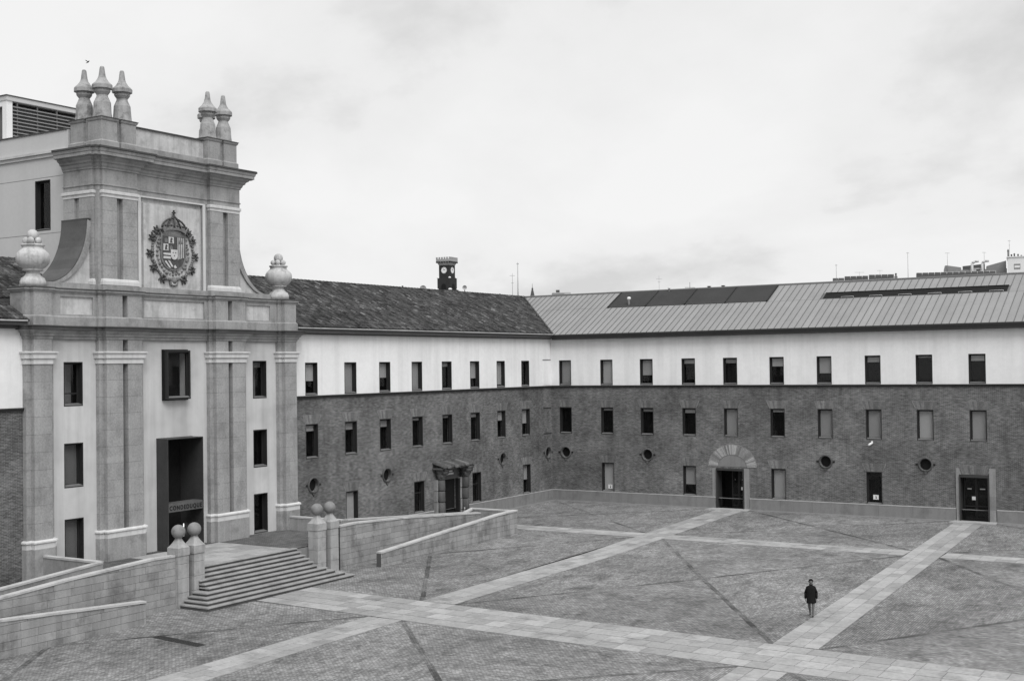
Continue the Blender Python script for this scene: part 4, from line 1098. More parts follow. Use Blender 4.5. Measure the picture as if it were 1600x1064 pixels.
for k in range(3): Dk.ball(P2(-0.10 + 0.10 * k, 18.86 + (0.08 if k != 1 else -0.10), 0.175), 0.035, 8, 6)
for k in range(2): plate(Dk, [(0.33 + 0.24 * k, 19.5), (0.47 + 0.24 * k, 19.5), (0.40 + 0.24 * k, 19.85)], 0.141, 0.15)
Dk.build('lion_figure', 'crest_dark', crest)
Cs = MB()
for o_, z_ in ((-0.6, 19.64), (-0.2, 19.22)):                                                             # little castles
    rect(Cs, o_ - 0.11, o_ + 0.11, z_ - 0.13, z_ + 0.02, 0.121, 0.14)
    for k in (-1, 0, 1): rect(Cs, o_ - 0.035 + 0.08 * k, o_ + 0.035 + 0.08 * k, z_ + 0.021, z_ + (0.14 if k == 0 else 0.09), 0.121, 0.14)
Cs.build('castle_figure', 'crest_mid', crest)
# crown
K_ = MB(); S = 20
for k in range(S):
    a0, a1 = math.pi * k / S, math.pi * (k + 1) / S
    q = [(0.95 * math.cos(a0), 20.28 + 0.20 * math.sin(a0) * 0.6), (0.95 * math.cos(a1), 20.28 + 0.20 * math.sin(a1) * 0.6), (0.80 * math.cos(a1), 20.06 + 0.22 * math.sin(a1)), (0.80 * math.cos(a0), 20.06 + 0.22 * math.sin(a0))]
    plate(K_, q, 0.02, 0.26)
crown = K_.build('crown', 'crest_mid', crest)
Ar = MB()
for e_, hh in ((-0.92, 0.62), (-0.52, 0.70), (0.52, 0.70), (0.92, 0.62)):
    pr = None
    for k in range(11):
        t_ = k / 10
        o_ = e_ * (1 - t_) * (1 + 0.55 * math.sin(math.pi * t_) * (0.5 if abs(e_) > 0.7 else 0.25)); z_ = 20.36 + hh * math.sin(math.pi / 2 * t_)
        p = P2(o_, z_, 0.16)
        if pr: Ar.tube(pr, p, 0.055, 6)
        if k % 2: Ar.ball(p + FP.n * 0.04, 0.05, 6, 4)
        pr = p
Ar.tube(P2(0, 20.36, 0.20), P2(0, 20.98, 0.20), 0.06, 6)
Ar.ball(P2(0, 21.06, 0.16), 0.11, 10, 8)
rect(Ar, -0.035, 0.035, 21.14, 21.46, 0.10, 0.20); rect(Ar, -0.12, 0.12, 21.27, 21.34, 0.10, 0.20)
for k in range(9):
    o_ = -0.92 + 0.23 * k
    Ar.ball(P2(o_, 20.44 + 0.10 * math.cos(o_ * 1.2), 0.2), 0.075, 8, 6)
Ar.build('crown_arches', 'crest_dark', crest)
# collar of the order: two rings of links with florets and the pendant
Cg = MB()
for k in range(64):
    a = 2 * math.pi * k / 64
    if 0.20 * math.pi < a < 0.80 * math.pi: continue
    rr = 1.0 + random.uniform(-0.03, 0.03)
    Cg.ball(P2(1.60 * rr * math.cos(a), 18.92 + 1.60 * rr * math.sin(a), 0.06), random.uniform(0.075, 0.12), 7, 5)
    if k % 2 == 0: Cg.ball(P2(1.22 * rr * math.cos(a), 18.98 + 1.34 * rr * math.sin(a), 0.06), random.uniform(0.06, 0.10), 7, 5)
cg = Cg.build('collar', 'crest_mid', crest)
for ang in (28, -4, -32, -62, 152, 184, 212, 242, 45, 135):
    a = R(ang); c_ = (1.68 * math.cos(a), 18.92 + 1.68 * math.sin(a)); Fl = MB()
    for j in range(5):
        b_ = 2 * math.pi * j / 5 + a
        Fl.ball(P2(c_[0] + 0.13 * math.cos(b_), c_[1] + 0.13 * math.sin(b_), 0.10), 0.085, 7, 5)
    for j in (-1, 0, 1):
        b_ = a + j * 0.7
        plate(Fl, [(c_[0] + 0.16 * math.cos(b_ - 0.5), c_[1] + 0.16 * math.sin(b_ - 0.5)), (c_[0] + 0.16 * math.cos(b_ + 0.5), c_[1] + 0.16 * math.sin(b_ + 0.5)), (c_[0] + 0.38 * math.cos(b_), c_[1] + 0.38 * math.sin(b_))], 0.0, 0.10)
    Fl.build('floret', 'crest_dark', crest)
Pn = MB().ball(P2(0, 17.28, 0.10), 0.20, 10, 8)
plate(Pn, [(-0.32, 17.24), (0.32, 17.24), (0.26, 16.98), (0.14, 17.06), (0.10, 16.92), (-0.02, 17.04), (-0.12, 16.92), (-0.16, 17.06), (-0.27, 16.98)], 0.02, 0.14)
Pn.build('pendant', 'crest_mid', crest)
Wl = MB(); plate(Wl, [(-0.2, 17.2), (0.2, 17.2), (0.16, 17.04), (0, 17.0), (-0.16, 17.04)], 0.141, 0.16); Wl.build('pendant_fleece', 'crest_light', crest)
# mantling between shield and collar
Mn = MB()
for k in range(40):
    a = random.uniform(0.78 * math.pi, 2.22 * math.pi); rr = random.uniform(0.72, 1.0)
    o_, z_ = 1.28 * rr * math.cos(a), 18.95 + 1.36 * rr * math.sin(a)
    if abs(o_) < 0.9 and z_ > 17.9: continue
    Mn.ball(P2(o_, z_, 0.02), random.uniform(0.06, 0.11), 6, 5)
tag(Mn.build('mantling', 'crest_mid', crest), kind='stuff')

# ------------------------------------------------------------------ tall block behind the portal
TK = thing('rear_block', (-12, YC, 0), 'tall plain rendered block rising behind the gatehouse with one narrow dark window', 'building')
FK = Fr((0, YC - 5.28, 0), (1, 0, 0), (0, -1, 0))
k_ = MB(); wall(k_, FK, -24, -2.72, 10.0, 25.8, 0.0, [(-5.68, -4.30, 20.15, 23.08)], (), 0.35)
k_.build('side_wall', 'rear_wall', TK)
q = MB(); q.boxf(FP, -5.26, 5.0, -2.78, -2.74, 10, 25.8).boxf(FP, 4.9, 5.0, -24, -2.79, 10, 25.8).boxf(FP, -5.26, 4.89, -24, -23.9, 10, 25.8).boxf(FP, -5.2, 4.89, -23.89, -2.8, 25.2, 25.3)
q.build('rear_walls', 'rear_wall', TK)
q = MB().boxf(FK, -24, -2.9, 0.001, 0.10, 24.36, 24.56).boxf(FK, -24, -2.9, 0.001, 0.20, 24.562, 24.70); q.build('cornice', 'coping_stone', TK)
MB().boxf(FK, -24, -2.75, -0.3, 0.06, 25.801, 25.87).build('coping', 'weathered_lead', TK)
for z in (23.2, 19.95): MB().boxf(FK, -24, -2.9, 0.0, 0.004, z, z + 0.035).build('wall_joint', 'plinth_stone', TK)
window(TK, FK, -5.68, -4.30, 20.15, 23.08, 0.0, depth=0.34)
# louvred pavilion on its roof
TV = thing('roof_pavilion', (-16, YC, 25.3), 'louvred rooftop pavilion with white corner post, on the block behind the gatehouse', 'pavilion')
XV, YV0, YV1, ZV = -12.0, -46.8, -39.6, 29.4
q = MB().box(-21, XV - 0.3, YV0 + 0.3, YV1, 25.32, ZV - 0.5); q.build('dark_infill', 'pavilion_dark', TV)
q = MB().prism([(XV, YV0, ZV - 0.28), (XV, YV1, ZV - 0.28), (-22, YV1, ZV - 0.28), (-22, YV0, ZV - 0.28)], (0, 0, 0.28)); q.build('roof_slab', 'rear_wall', TV)
MB().box(-22.05, XV + 0.05, YV0 - 0.05, YV1, ZV + 0.001, ZV + 0.06).build('roof_edge', 'weathered_lead', TV)
MB().box(XV - 0.5, XV - 0.08, YV0 + 0.05, YV0 + 0.48, 25.32, ZV - 0.281).build('corner_post', 'white_paint', TV)
MB().box(-21, XV - 0.51, YV0 + 0.05, YV0 + 0.25, ZV - 0.62, ZV - 0.282).build('side_beam', 'white_paint', TV)
for k in range(9):
    z = ZV - 0.55 - k * 0.23
    MB().prism([(XV - 0.28, YV0 + 0.5, z), (XV - 0.10, YV0 + 0.5, z - 0.10), (XV - 0.10, YV1, z - 0.10), (XV - 0.28, YV1, z)], (0, 0, 0.035)).build('slat', 'pavilion_slat', TV)
for k in range(5):
    y = YV0 + 0.9 + k * 1.5
    MB().box(XV - 0.29, XV - 0.22, y, y + 0.09, 25.32, ZV - 0.29).build('mullion', 'pavilion_slat', TV)
q = MB()
for a, b in (((XV - 0.15, YV0 + 0.5, 25.4), (XV - 0.15, YV0 + 1.6, 26.8)), ((XV - 0.15, YV0 + 3.0, 25.4), (XV - 0.15, YV0 + 2.2, 26.9))): q.tube(a, b, 0.05)
q.build('brace', 'metal_light', TV)

# ------------------------------------------------------------------ terrace, stairs, piers, ramps
ter = MB().box(0.0, 6.40, -53.5, -34.9, -0.6, 1.44).box(6.401, 6.62, -41.0, -37.95, -0.6, 1.44).box(6.401, 6.62, -53.5, -49.55, -0.6, 1.44)
tag(ter.build('terrace', 'plinth_stone'), kind='structure')
tt = MB(); tt.add([(0.0, -53.5, 1.485), (6.62, -53.5, 1.485), (6.62, -34.9, 1.485), (0, -34.9, 1.485)], [(0, 1, 2, 3)])
tag(tt.build('terrace_paving', 'terrace_sett', uvs=[(0, 0), (4.7, 4.7), (17.9, -8.5), (13.2, -13.2)], recalc=False), kind='structure')
tp = MB().box(0.7, 6.62, -48.2, -41.35, 1.40, 1.487); to = tp.build('terrace_path', 'slab_bed'); tag(to, kind='structure')
for i in range(6):
    for j in range(5):
        piece('paving_slab', 'slab', to, FA, -48.2 + j * 1.37 + 0.008, -48.2 + (j + 1) * 1.37 - 0.008, 0.7 + i * 0.986 + 0.008, 0.7 + (i + 1) * 0.986 - 0.008, 1.42, 1.494)
ST = thing('entrance_stairs', (8, -45.3, gz(-45)), 'wide flight of ten stone steps up to the gatehouse terrace', 'stairs')
ends = [(-50.9, -39.3), (-50.62, -39.7), (-50.36, -40.2), (-50.08, -40.6)] + [(-49.58, -41.05)] * 6
for k in range(10):
    zk = -0.22 + 0.172 * (k + 1); xk = 9.55 - 0.318 * k
    xb = 7.52 if k < 4 else max(6.40, xk - 0.9)
    a, b = ends[k]
    pr = [(xb, zk - 0.065), (xk - 0.01, zk - 0.065), (xk, zk - 0.055), (xk, zk - 0.012), (xk - 0.012, zk), (xb, zk)]
    st_ = MB().prism([(x_, a, z_) for x_, z_ in pr], (0, b - a, 0)).build('step', 'step_stone', ST)
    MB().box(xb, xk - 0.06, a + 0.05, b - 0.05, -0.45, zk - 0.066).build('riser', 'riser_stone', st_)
PIER_LABELS = ['left-hand stone pier with ball, outer one of the pair left of the stairs', 'right-hand stone pier with ball, inner one of the pair left of the stairs',
               'left-hand stone pier with ball, inner one of the pair right of the stairs', 'right-hand stone pier with ball, outer one of the pair right of the stairs']
for (cx, cy), lb in zip(((7.13, -50.60), (7.13, -49.50), (7.06, -39.73), (7.06, -38.58)), PIER_LABELS):
    zb = gz(cy) - 0.02
    T = thing('gate_pier', (cx, cy, zb), lb, 'pier', 'ball-topped piers beside the stairs')
    h = 0.365
    for z0, z1, w_ in ((zb - 0.2, 0.50, 0), (0.508, 1.24, 0), (1.248, 1.98, 0), (1.988, 2.40, 0), (2.406, 2.80, 0.035)):
        q = MB(); hh = h + w_; bv = 0.015
        q.add([(cx + sx_ * (hh - (bv if e2 else 0)), cy + sy_ * (hh - (bv if e2 else 0)), z_) for z_, e2 in ((z0, 1), (z0 + bv, 0), (z1 - bv, 0), (z1, 1)) for sx_, sy_ in ((-1, -1), (1, -1), (1, 1), (-1, 1))],
              [(i * 4 + j, i * 4 + (j + 1) % 4, (i + 1) * 4 + (j + 1) % 4, (i + 1) * 4 + j) for i in range(3) for j in range(4)] + [(3, 2, 1, 0), (12, 13, 14, 15)])
        q.build('pier_stone', 'pier_stone', T)
    q = MB(); pr = [(0.40, 2.802), (0.40, 2.82), (0.31, 2.92), (0.22, 3.06), (0.15, 3.19), (0.115, 3.28), (0.13, 3.31)]
    vs = [(cx + sx_ * r_, cy + sy_ * r_, z_) for r_, z_ in pr for sx_, sy_ in ((-1, -1), (1, -1), (1, 1), (-1, 1))]
    q.add(vs, [(i * 4 + j, i * 4 + (j + 1) % 4, (i + 1) * 4 + (j + 1) % 4, (i + 1) * 4 + j) for i in range(len(pr) - 1) for j in range(4)])
    q.build('cap', 'pier_stone', T)
    MB().ball((cx, cy, 3.63), 0.36, 28, 18).build('ball', 'ball_stone', T)

def topz(tp_, y):
    for (ya, za), (yb, zb) in zip(tp_, tp_[1:]):
        if ya <= y <= yb: return lerp(za, zb, (y - ya) / (yb - ya))
    return tp_[0][1] if y < tp_[0][0] else tp_[-1][1]
def stone_wall(T, name, x0, x1, tp_, faced=True, course=0.36):
    """wall running in Y between faces x0 < x1 with sloping top; blocks on the +X face"""
    y0, y1 = tp_[0][0], tp_[-1][0]
    base = lambda y: gz(y) - 0.15
    core = MB().prism([(x0, y0, base(y0)), (x0, y1, base(y1))] + [(x0, y, z - 0.10) for y, z in reversed(tp_)], (x1 - x0 - (0.035 if faced else 0), 0, 0))
    w = core.build(name, 'joint_dark' if faced else 'ramp_stone', T)
    for (ya, za), (yb, zb) in zip(tp_, tp_[1:]):
        n_ = max(1, round((yb - ya) / 2.2))
        for k in range(n_):
            a, b = lerp(ya, yb, k / n_), lerp(ya, yb, (k + 1) / n_)
            zza, zzb = lerp(za, zb, k / n_), lerp(za, zb, (k + 1) / n_)
            MB().prism([(x0 - 0.03, a + 0.004, zza - 0.098), (x0 - 0.03, b - 0.004, zzb - 0.098), (x0 - 0.03, b - 0.004, zzb), (x0 - 0.03, a + 0.004, zza)], (x1 - x0 + 0.06, 0, 0)).build('coping', 'coping_stone', w)
    if not faced: return w
    z = -0.36; row = 0
    zmax = max(p[1] for p in tp_)
    while z < zmax:
        y = y0 - random.uniform(0, 0.7)
        while y < y1:
            L = random.uniform(0.55, 1.35)
            a, b = max(y, y0) + 0.006, min(y + L, y1) - 0.006
            if b - a > 0.1:
                ys = [a] + [p[0] for p in tp_ if a < p[0] < b] + [b]
                q = [(a, z + 0.008), (b, z + 0.008), (b, z + course - 0.008), (a, z + course - 0.008)]
                for (ya, za), (yb, zb) in zip(tp_, tp_[1:]):
                    if yb <= a or ya >= b: continue
                    sl_ = (zb - za) / (yb - ya)
                    q = clip(q, sl_, -1, za - 0.106 - sl_ * ya) if q else q
                q = clip(q, -0.005, 1, 0.12) if q else q
                if len(q) >= 3 and area(q) > 0.012:
                    dx = random.uniform(-0.008, 0.010)
                    MB().prism([(x1 - 0.07, u_, v_) for u_, v_ in q], (0.062 + dx, 0, 0)).build('stone_block', 'ramp_stone', w)
            y += L
        z += course; row += 1
    return w
def ramp(label, mir):
    yc = -44.30
    m = (lambda y: y) if not mir else (lambda y: 2 * yc - y)
    T = thing('access_ramp', (7, m(-28), gz(m(-28))), label, 'ramp', 'stone access ramps either side of the stairs')
    pl = lambda pts: sorted([(m(y), z) for y, z in pts])
    stone_wall(T, 'middle_wall', 6.95, 7.30, pl([(-37.92, 2.47), (-36.2, 2.50), (-34.5, 2.42), (-31, 2.25), (-22.6, 1.64)]))
    stone_wall(T, 'outer_wall', 8.55, 8.92, pl([(-34.25 if mir else -36.0, 0.84 if mir else 0.74), (-22.7, 1.60), (-20.3, 1.66)]))
    stone_wall(T, 'back_wall', 4.95, 5.25, pl([(-34.7, 2.40), (-21.4, 1.42), (-20.3, 1.62)]), False)
    for nm, y_, xs_, z0_, z1_ in (('end_wall', -20.45, (5.25, 8.55), 1.62, 1.62), ('terrace_wall', -34.85, (0.6, 4.94), 2.38, 2.40)):
        ya, yb = m(y_ - 0.15), m(y_ + 0.15); ya, yb = min(ya, yb), max(ya, yb)
        w = MB().prism([(xs_[0], ya, -0.4), (xs_[1], ya, -0.4), (xs_[1], ya, z1_ - 0.10), (xs_[0], ya, z0_ - 0.10)], (0, yb - ya, 0)).build(nm, 'ramp_stone', T)
        n_ = 3
        for k in range(n_):
            a, b = lerp(xs_[0], xs_[1], k / n_) + 0.004, lerp(xs_[0], xs_[1], (k + 1) / n_) - 0.004
            MB().box(a, b, ya - 0.03, yb + 0.03, z0_ - 0.098, z0_).build('coping', 'coping_stone', w)
    fl = MB(); uv = []
    def slope(xa_, xb_, ya, yb, za, zb):
        q_ = [(xa_, m(ya), za), (xb_, m(ya), za), (xb_, m(yb), zb), (xa_, m(yb), zb)]
        fl.add(q_, [(0, 1, 2, 3)]); uv.extend([(p[0], p[1]) for p in q_])
    slope(5.25, 6.95, -38.2, -36.0, 1.486, 1.47); slope(5.25, 6.95, -36.0, -22.5, 1.47, 0.66); slope(5.25, 8.55, -22.5, -20.6, 0.66, 0.64); slope(7.30, 8.55, -34.3 if mir else -36.2, -22.5, gz(m(-34.3 if mir else -36.2)) + 0.006, 0.66)
    fl.build('ramp_surface', 'ramp_floor', T, uvs=uv, recalc=False)
    return T
ramp('stone-walled access ramp doubling back right of the stairs, in front of the tiled wing', False)
ramp('stone-walled access ramp running out of frame left of the stairs', True)

# drain grate set in the cobbles
DG = thing('drain_grate', (13.2, -56.4, gz(-56)), 'dark rectangular drain grate in the cobbles at lower left', 'grate')
dd = Vector((3.3, -0.36, 0)).normalized(); dn = Vector((-dd.y, dd.x, 0)); c0 = Vector((11.5, -56.05, gz(-56) + 0.004))
MB().prism([c0 + dn * 0.24, c0 - dn * 0.24, c0 - dn * 0.24 + dd * 3.35, c0 + dn * 0.24 + dd * 3.35], (0, 0, 0.008)).build('frame', 'grate', DG)
for k in range(30):
    p = c0 + dd * (0.06 + k * 0.11)
    MB().prism([p + dn * 0.21, p - dn * 0.21, p - dn * 0.21 + dd * 0.05, p + dn * 0.21 + dd * 0.05], (0, 0, 0.016)).build('bar', 'black_iron', DG)

# ------------------------------------------------------------------ things beyond the roofs
def at(x, y, dist):
    f_ = 1947.94
    d = (fw + r2 * ((x - 800) / f_) - u2 * ((y - 532) / f_)).normalized()
    return CAMP + d * dist
def mast(x, ytop, ybot, dist, label, bars=(), r=0.03, name='antenna', dish=False):
    a, b = at(x, ybot, dist), at(x, ytop, dist)
    b = Vector((a.x, a.y, b.z))
    T = thing(name, a, label, 'antenna')
    MB().tube(a - Vector((0, 0, 1.5)), b, r, 6, r * 0.6).build('mast', 'metal_light' if r > 0.05 else 'far_grey', T)
    for frac, half_ in bars:
        c = a.lerp(b, frac)
        MB().tube(c - r2 * half_, c + r2 * half_, r * 0.55, 6).build('crossbar', 'far_grey', T)
    return T
mast(809.5, 410, 464, 121, 'tall pale mast standing at the junction of tiled and metal roofs', ((0.96, 0.10),), 0.07)
mast(801, 427, 465, 119, 'thin antenna just left of the tall pale mast', ((0.9, 0.25), (0.6, 0.12)), 0.025)
mast(1030, 431, 456, 130, 'thin whip antenna above the dark louvred roof panel', ((0.8, 0.3), (0.62, 0.15)), 0.02)
mast(1078, 441, 453, 125, 'short dark rooftop antenna with dish, above the louvred panel', ((0.3, 0.5), (0.15, 0.7)), 0.05)
mast(1307, 413, 442, 130, 'slim antenna rising over the left end of the solar panels', ((0.95, 0.12),), 0.03)
mast(1343, 425, 440, 135, 'low antenna with a wide crossbar above the solar panels', ((0.95, 0.5),), 0.02)
mast(1375, 422, 438, 135, 'bent antenna above the right end of the first solar panels', ((0.95, 0.3),), 0.02)
mast(1419, 394, 436, 135, 'tallest thin antenna, in the gap between the two solar panel rows', ((0.97, 0.15),), 0.03)
mast(1480.5, 395, 416, 170, 'thin antenna on the left end of the grey far building', ((0.97, 0.3),), 0.03)
mast(1538, 394, 412, 170, 'thin antenna above the middle of the grey far building', ((0.97, 0.25),), 0.03)
mast(1577.5, 375, 402, 175, 'antenna on the white far building at the right edge', ((0.95, 0.2), (0.7, 0.1)), 0.03)
# little chimney things along the tiled ridge
def chimney(x, yt, yb, dist, w, label, dish=False):
    a, b = at(x, yb, dist), at(x, yt, dist); T = thing('chimney', a, label, 'chimney')
    d = (b - a).length
    MB().box(a.x - w, a.x + w, a.y - w, a.y + w, a.z - 1.5, a.z + d * 0.6).build('stack', 'far_grey', T)
    MB().lathe([(w * 0.5, 0), (w * 0.6, d * 0.2), (w * 0.9, d * 0.3), (w * 0.3, d * 0.42)], (a.x, a.y, a.z + d * 0.6), 10).build('cowl', 'far_dark', T)
    return T
chimney(629, 446.5, 452, 120, 0.12, 'small dark chimney pot on the tiled ridge, left of the clock tower')
chimney(781, 459, 464, 118, 0.12, 'small chimney pot on the tiled ridge near the masts')
chimney(1108, 447, 453, 125, 0.28, 'left one of two small cowls on the metal roof ridge')
chimney(1130, 446, 452, 125, 0.28, 'right one of two small cowls on the metal roof ridge')
chimney(1400, 427, 438, 128, 0.12, 'slim dark chimney just right of the first solar panels')
def dish(x, y, dist, r_, label):
    c = at(x, y, dist); T = thing('satellite_dish', c, label, 'dish')
    m_ = MB(); dcam = (CAMP - c).normalized(); X = dcam.orthogonal().normalized(); Y_ = dcam.cross(X)
    vs = [c - dcam * 0.12]
    for rr in (0.5, 1.0):
        for k in range(16): vs.append(c - dcam * 0.12 * (1 - rr * rr) + (X * math.cos(2 * math.pi * k / 16) + Y_ * math.sin(2 * math.pi * k / 16)) * r_ * rr)
    m_.add(vs, [(0, 1 + k, 1 + (k + 1) % 16) for k in range(16)] + [(1 + k, 17 + k, 17 + (k + 1) % 16, 1 + (k + 1) % 16) for k in range(16)], True)
    m_.build('reflector', 'far_wall', T)
    MB().tube(c - dcam * 0.13, c - dcam * 0.3 - Vector((0, 0, 1.6)), 0.04).build('stand', 'far_dark', T)
dish(661, 451, 121, 0.32, 'grey satellite dish on the tiled ridge just left of the clock tower')
dish(726, 449.5, 121, 0.22, 'pale satellite dish on a dark stump, right of the clock tower')
# clock tower far behind the tiled roof
D = 450.0
cl = at(698.5, 430, D); vdir = Vector((cl.x - CAMP.x, cl.y - CAMP.y, 0)).normalized(); vr = Vector((vdir.y, -vdir.x, 0))
nl = (-vdir * math.cos(R(29)) - vr * math.sin(R(29)))
ul = Vector((-nl.y, nl.x, 0))
if ul.dot(vr) < 0: ul = -ul
FT = Fr((cl.x, cl.y, 0), ul, nl)
mpp = D / 1947.94
zz = lambda y: at(698.5, y, D).z
TT = thing('clock_tower', (cl.x, cl.y, 2.0), 'dark brick clock tower with pale battlements rising behind the tiled roof', 'tower')
h_ = 2.12
q = MB().boxf(FT, -h_, h_, -h_, h_, 2.0, zz(414)); tw = q.build('shaft', 'tower_brick', TT)
q = MB().boxf(FT, -h_ - 0.45, h_ + 0.45, -h_ - 0.45, h_ + 0.45, 2.0, zz(434.5)); q.build('lower_shaft', 'tower_brick', TT)
q = MB().boxf(FT, -h_ - 0.9, h_ + 0.9, -h_ - 0.9, h_ + 0.9, 2.0, zz(453)); q.build('base', 'tower_brick', TT)
cz = (zz(415), zz(409), zz(406))
sq = lambda r_: [(-r_, -r_), (-r_, r_), (r_, r_), (r_, -r_)]
q = MB(); mould(q, FT, sq(h_), [(0, cz[0]), (0.35, lerp(cz[0], cz[1], 0.5)), (0.75, cz[1]), (0.75, cz[2] + 0.1)], True); q.build('corbel_table', 'tower_stone', TT)
for F_ in (FT, Fr(FT.o, FT.n * -1, FT.u)):
    pass
FTR = Fr(FT.o, -FT.n, FT.u)     # right-hand visible face
for F_ in (FT, FTR):
    for k in range(6):
        u_ = lerp(-h_ - 0.5, h_ + 0.5, k / 5)
        MB().boxf(F_, u_ - 0.28, u_ + 0.28, h_ + 0.30, h_ + 0.78, cz[1] - 0.55, cz[1] - 0.05).build('corbel_gap', 'tower_brick', TT)
    for k in range(6):
        u_ = lerp(-h_ - 0.5, h_ + 0.5, k / 5)
        MB().boxf(F_, u_ - 0.26, u_ + 0.26, h_ + 0.35, h_ + 0.75, cz[2] + 0.11, zz(402.5)).build('merlon', 'tower_stone', TT)
    cc = zz(423)
    q = MB().prism([F_(1.12 * math.cos(2 * math.pi * k / 24), h_ + 0.02, cc + 1.12 * math.sin(2 * math.pi * k / 24)) for k in range(24)], F_.n * 0.12)
    face = q.build('clock_face', 'white_paint', TT)
    hd = MB()
    for ang, ln in ((100, 0.9), (35, 0.65)):
        a = R(ang); hd.prismf(F_, [(0.13 * math.sin(a), cc - 0.13 * math.cos(a)), (ln * math.cos(a), cc + ln * math.sin(a)), (-0.13 * math.sin(a), cc + 0.13 * math.cos(a))], h_ + 0.145, h_ + 0.17)
    for k in range(12):
        a = R(30 * k); hd.boxf(F_, 0.92 * math.cos(a) - 0.06, 0.92 * math.cos(a) + 0.06, h_ + 0.141, h_ + 0.15, cc + 0.92 * math.sin(a) - 0.09, cc + 0.92 * math.sin(a) + 0.09)
    hd.build('clock_hands', 'black_iron', face)
    zb_ = zz(453)
    arp = [(-0.95, zb_ + 0.02), (0.95, zb_ + 0.02)] + [(0.95 * math.cos(math.pi * k / 12), zb_ + 1.1 + 0.95 * math.sin(math.pi * k / 12)) for k in range(13)]
    MB().prismf(F_, arp, h_ + 0.46, h_ + 0.50).build('arch_opening', 'room_dark', TT)
for su, sn in ((-1, 1), (1, 1), (1, -1)):
    MB().ball(FT(su * (h_ + 0.25), sn * (h_ + 0.25), zz(434.6)), 0.48, 10, 8, 0.7).build('corner_cap', 'white_paint', TT)
    MB().ball(FT(su * (h_ + 0.55), sn * (h_ + 0.55), zz(453)), 0.7, 10, 8, 0.6).build('corner_cap', 'white_paint', TT)
# church spire, far slab block
sp = at(832, 463, 600); T = thing('church_spire', (sp.x, sp.y, 3), 'tiny dark church spire on the skyline right of the tall pale mast', 'spire')
MB().lathe([(1.4, 3 - sp.z), (1.4, -0.6), (1.0, 0.5), (0.55, 2.6), (0.35, 3.4), (0.5, 3.6), (0.12, 4.2), (0.05, 6.2)], sp, 8, False).build('steeple', 'far_dark', T)
def far_block(name, label, x0, x1, yt, yb, dist, depth, mat, cat='building'):
    a, b = at(x0, yb, dist), at(x1, yb, dist); zt_ = at((x0 + x1) / 2, yt, dist).z
    u_ = Vector((b.x - a.x, b.y - a.y, 0)); w_ = u_.length; u_.normalize(); n_ = Vector((u_.y, -u_.x, 0))
    if n_.dot(CAMP - a) < 0: n_ = -n_
    F_ = Fr((a.x, a.y, 0), u_, n_)
    T = thing(name, (a.x, a.y, 2), label, cat)
    MB().boxf(F_, 0, w_, -depth, 0, 2.0, zt_).build('wall', mat, T)
    return T, F_, w_, zt_
T, F_, w_, z_ = far_block('far_building', 'small pale far building with flat dark top edge, above the metal roof near the corner', 863, 892, 457, 470, 330, 8, 'far_wall')
MB().boxf(F_, -0.1, w_ * 0.66, -2, 0.08, z_ - 0.9, z_ - 0.2).build('roof_band', 'far_grey', T)
MB().boxf(F_, w_ * 0.20, w_ * 0.40, -2.5, -0.5, z_ + 0.001, z_ + 0.7).build('roof_unit', 'far_dark', T)
T, F_, w_, z_ = far_block('far_building', 'grey far building with dipping roofline behind the right-hand solar panels', 1475, 1574, 421, 450, 170, 14, 'far_grey')
# roofline that dips in the middle: two sloped parapets
zt = lambda y: at(1524, y, 170).z
MB().prismf(F_, [(0.0, z_), (w_ * 0.02, zt(413.4)), (w_ * 0.05, zt(413)), (w_ * 0.28, zt(417)), (w_ * 0.28, z_)], -3, -0.02).build('parapet', 'far_grey', T)
MB().prismf(F_, [(w_ * 0.68, z_), (w_ * 0.68, zt(416.5)), (w_ * 0.99, zt(409)), (w_ * 0.99, z_)], -3, -0.02).build('parapet', 'far_grey', T)
MB().prismf(F_, [(w_ * 0.30, z_), (w_ * 0.30, zt(412.5)), (w_ * 0.66, zt(410)), (w_ * 0.66, z_)], -6, -3.2).build('plant_room', 'far_dark', T)
MB().boxf(F_, w_ * 0.42, w_ * 0.60, -1.5, 0.1, z_ - 2.5, zt(419)).build('roof_hut', 'far_wall', T)
MB().boxf(F_, w_ * 0.52, w_ * 0.575, 0.101, 0.13, zt(426), zt(421.5)).build('hut_opening', 'room_dark', T)
for fx in (0.455, 0.615):
    b0 = F_(w_ * fx, 0.35, z_ - 1.5); dq = MB()
    dq.tube(b0, Vector((b0.x, b0.y, zt(411.5))), 0.16).tube(Vector((b0.x, b0.y, zt(411.5))), Vector((b0.x, b0.y, zt(409.0))) + F_.u * 0.35, 0.16).tube(Vector((b0.x, b0.y, zt(409.0))) + F_.u * 0.35, Vector((b0.x, b0.y, zt(408.6))) + F_.u * 0.8, 0.15)
    dq.build('duct', 'metal_light', T)
T, F_, w_, z_ = far_block('far_building', 'white far building with small window at the right edge of the skyline', 1575, 1640, 401, 450, 168, 12, 'white_paint')
MB().boxf(F_, -0.1, w_ + 0.1, -12, 0.1, z_ + 0.001, z_ + 0.12).build('coping', 'white_paint', T)
for fx, ya, yb in ((0.16, 424.5, 416.5), (0.55, 424.5, 416.5)):
    q = MB().boxf(F_, w_ * fx, w_ * fx + 0.72, 0.0, 0.03, zt(ya), zt(yb)); wn = q.build('window', 'far_grey', T)
    MB().boxf(F_, w_ * fx + 0.05, w_ * fx + 0.67, 0.031, 0.05, zt(ya - 2), zt(yb + 2.5)).build('pane', 'white_paint', wn)
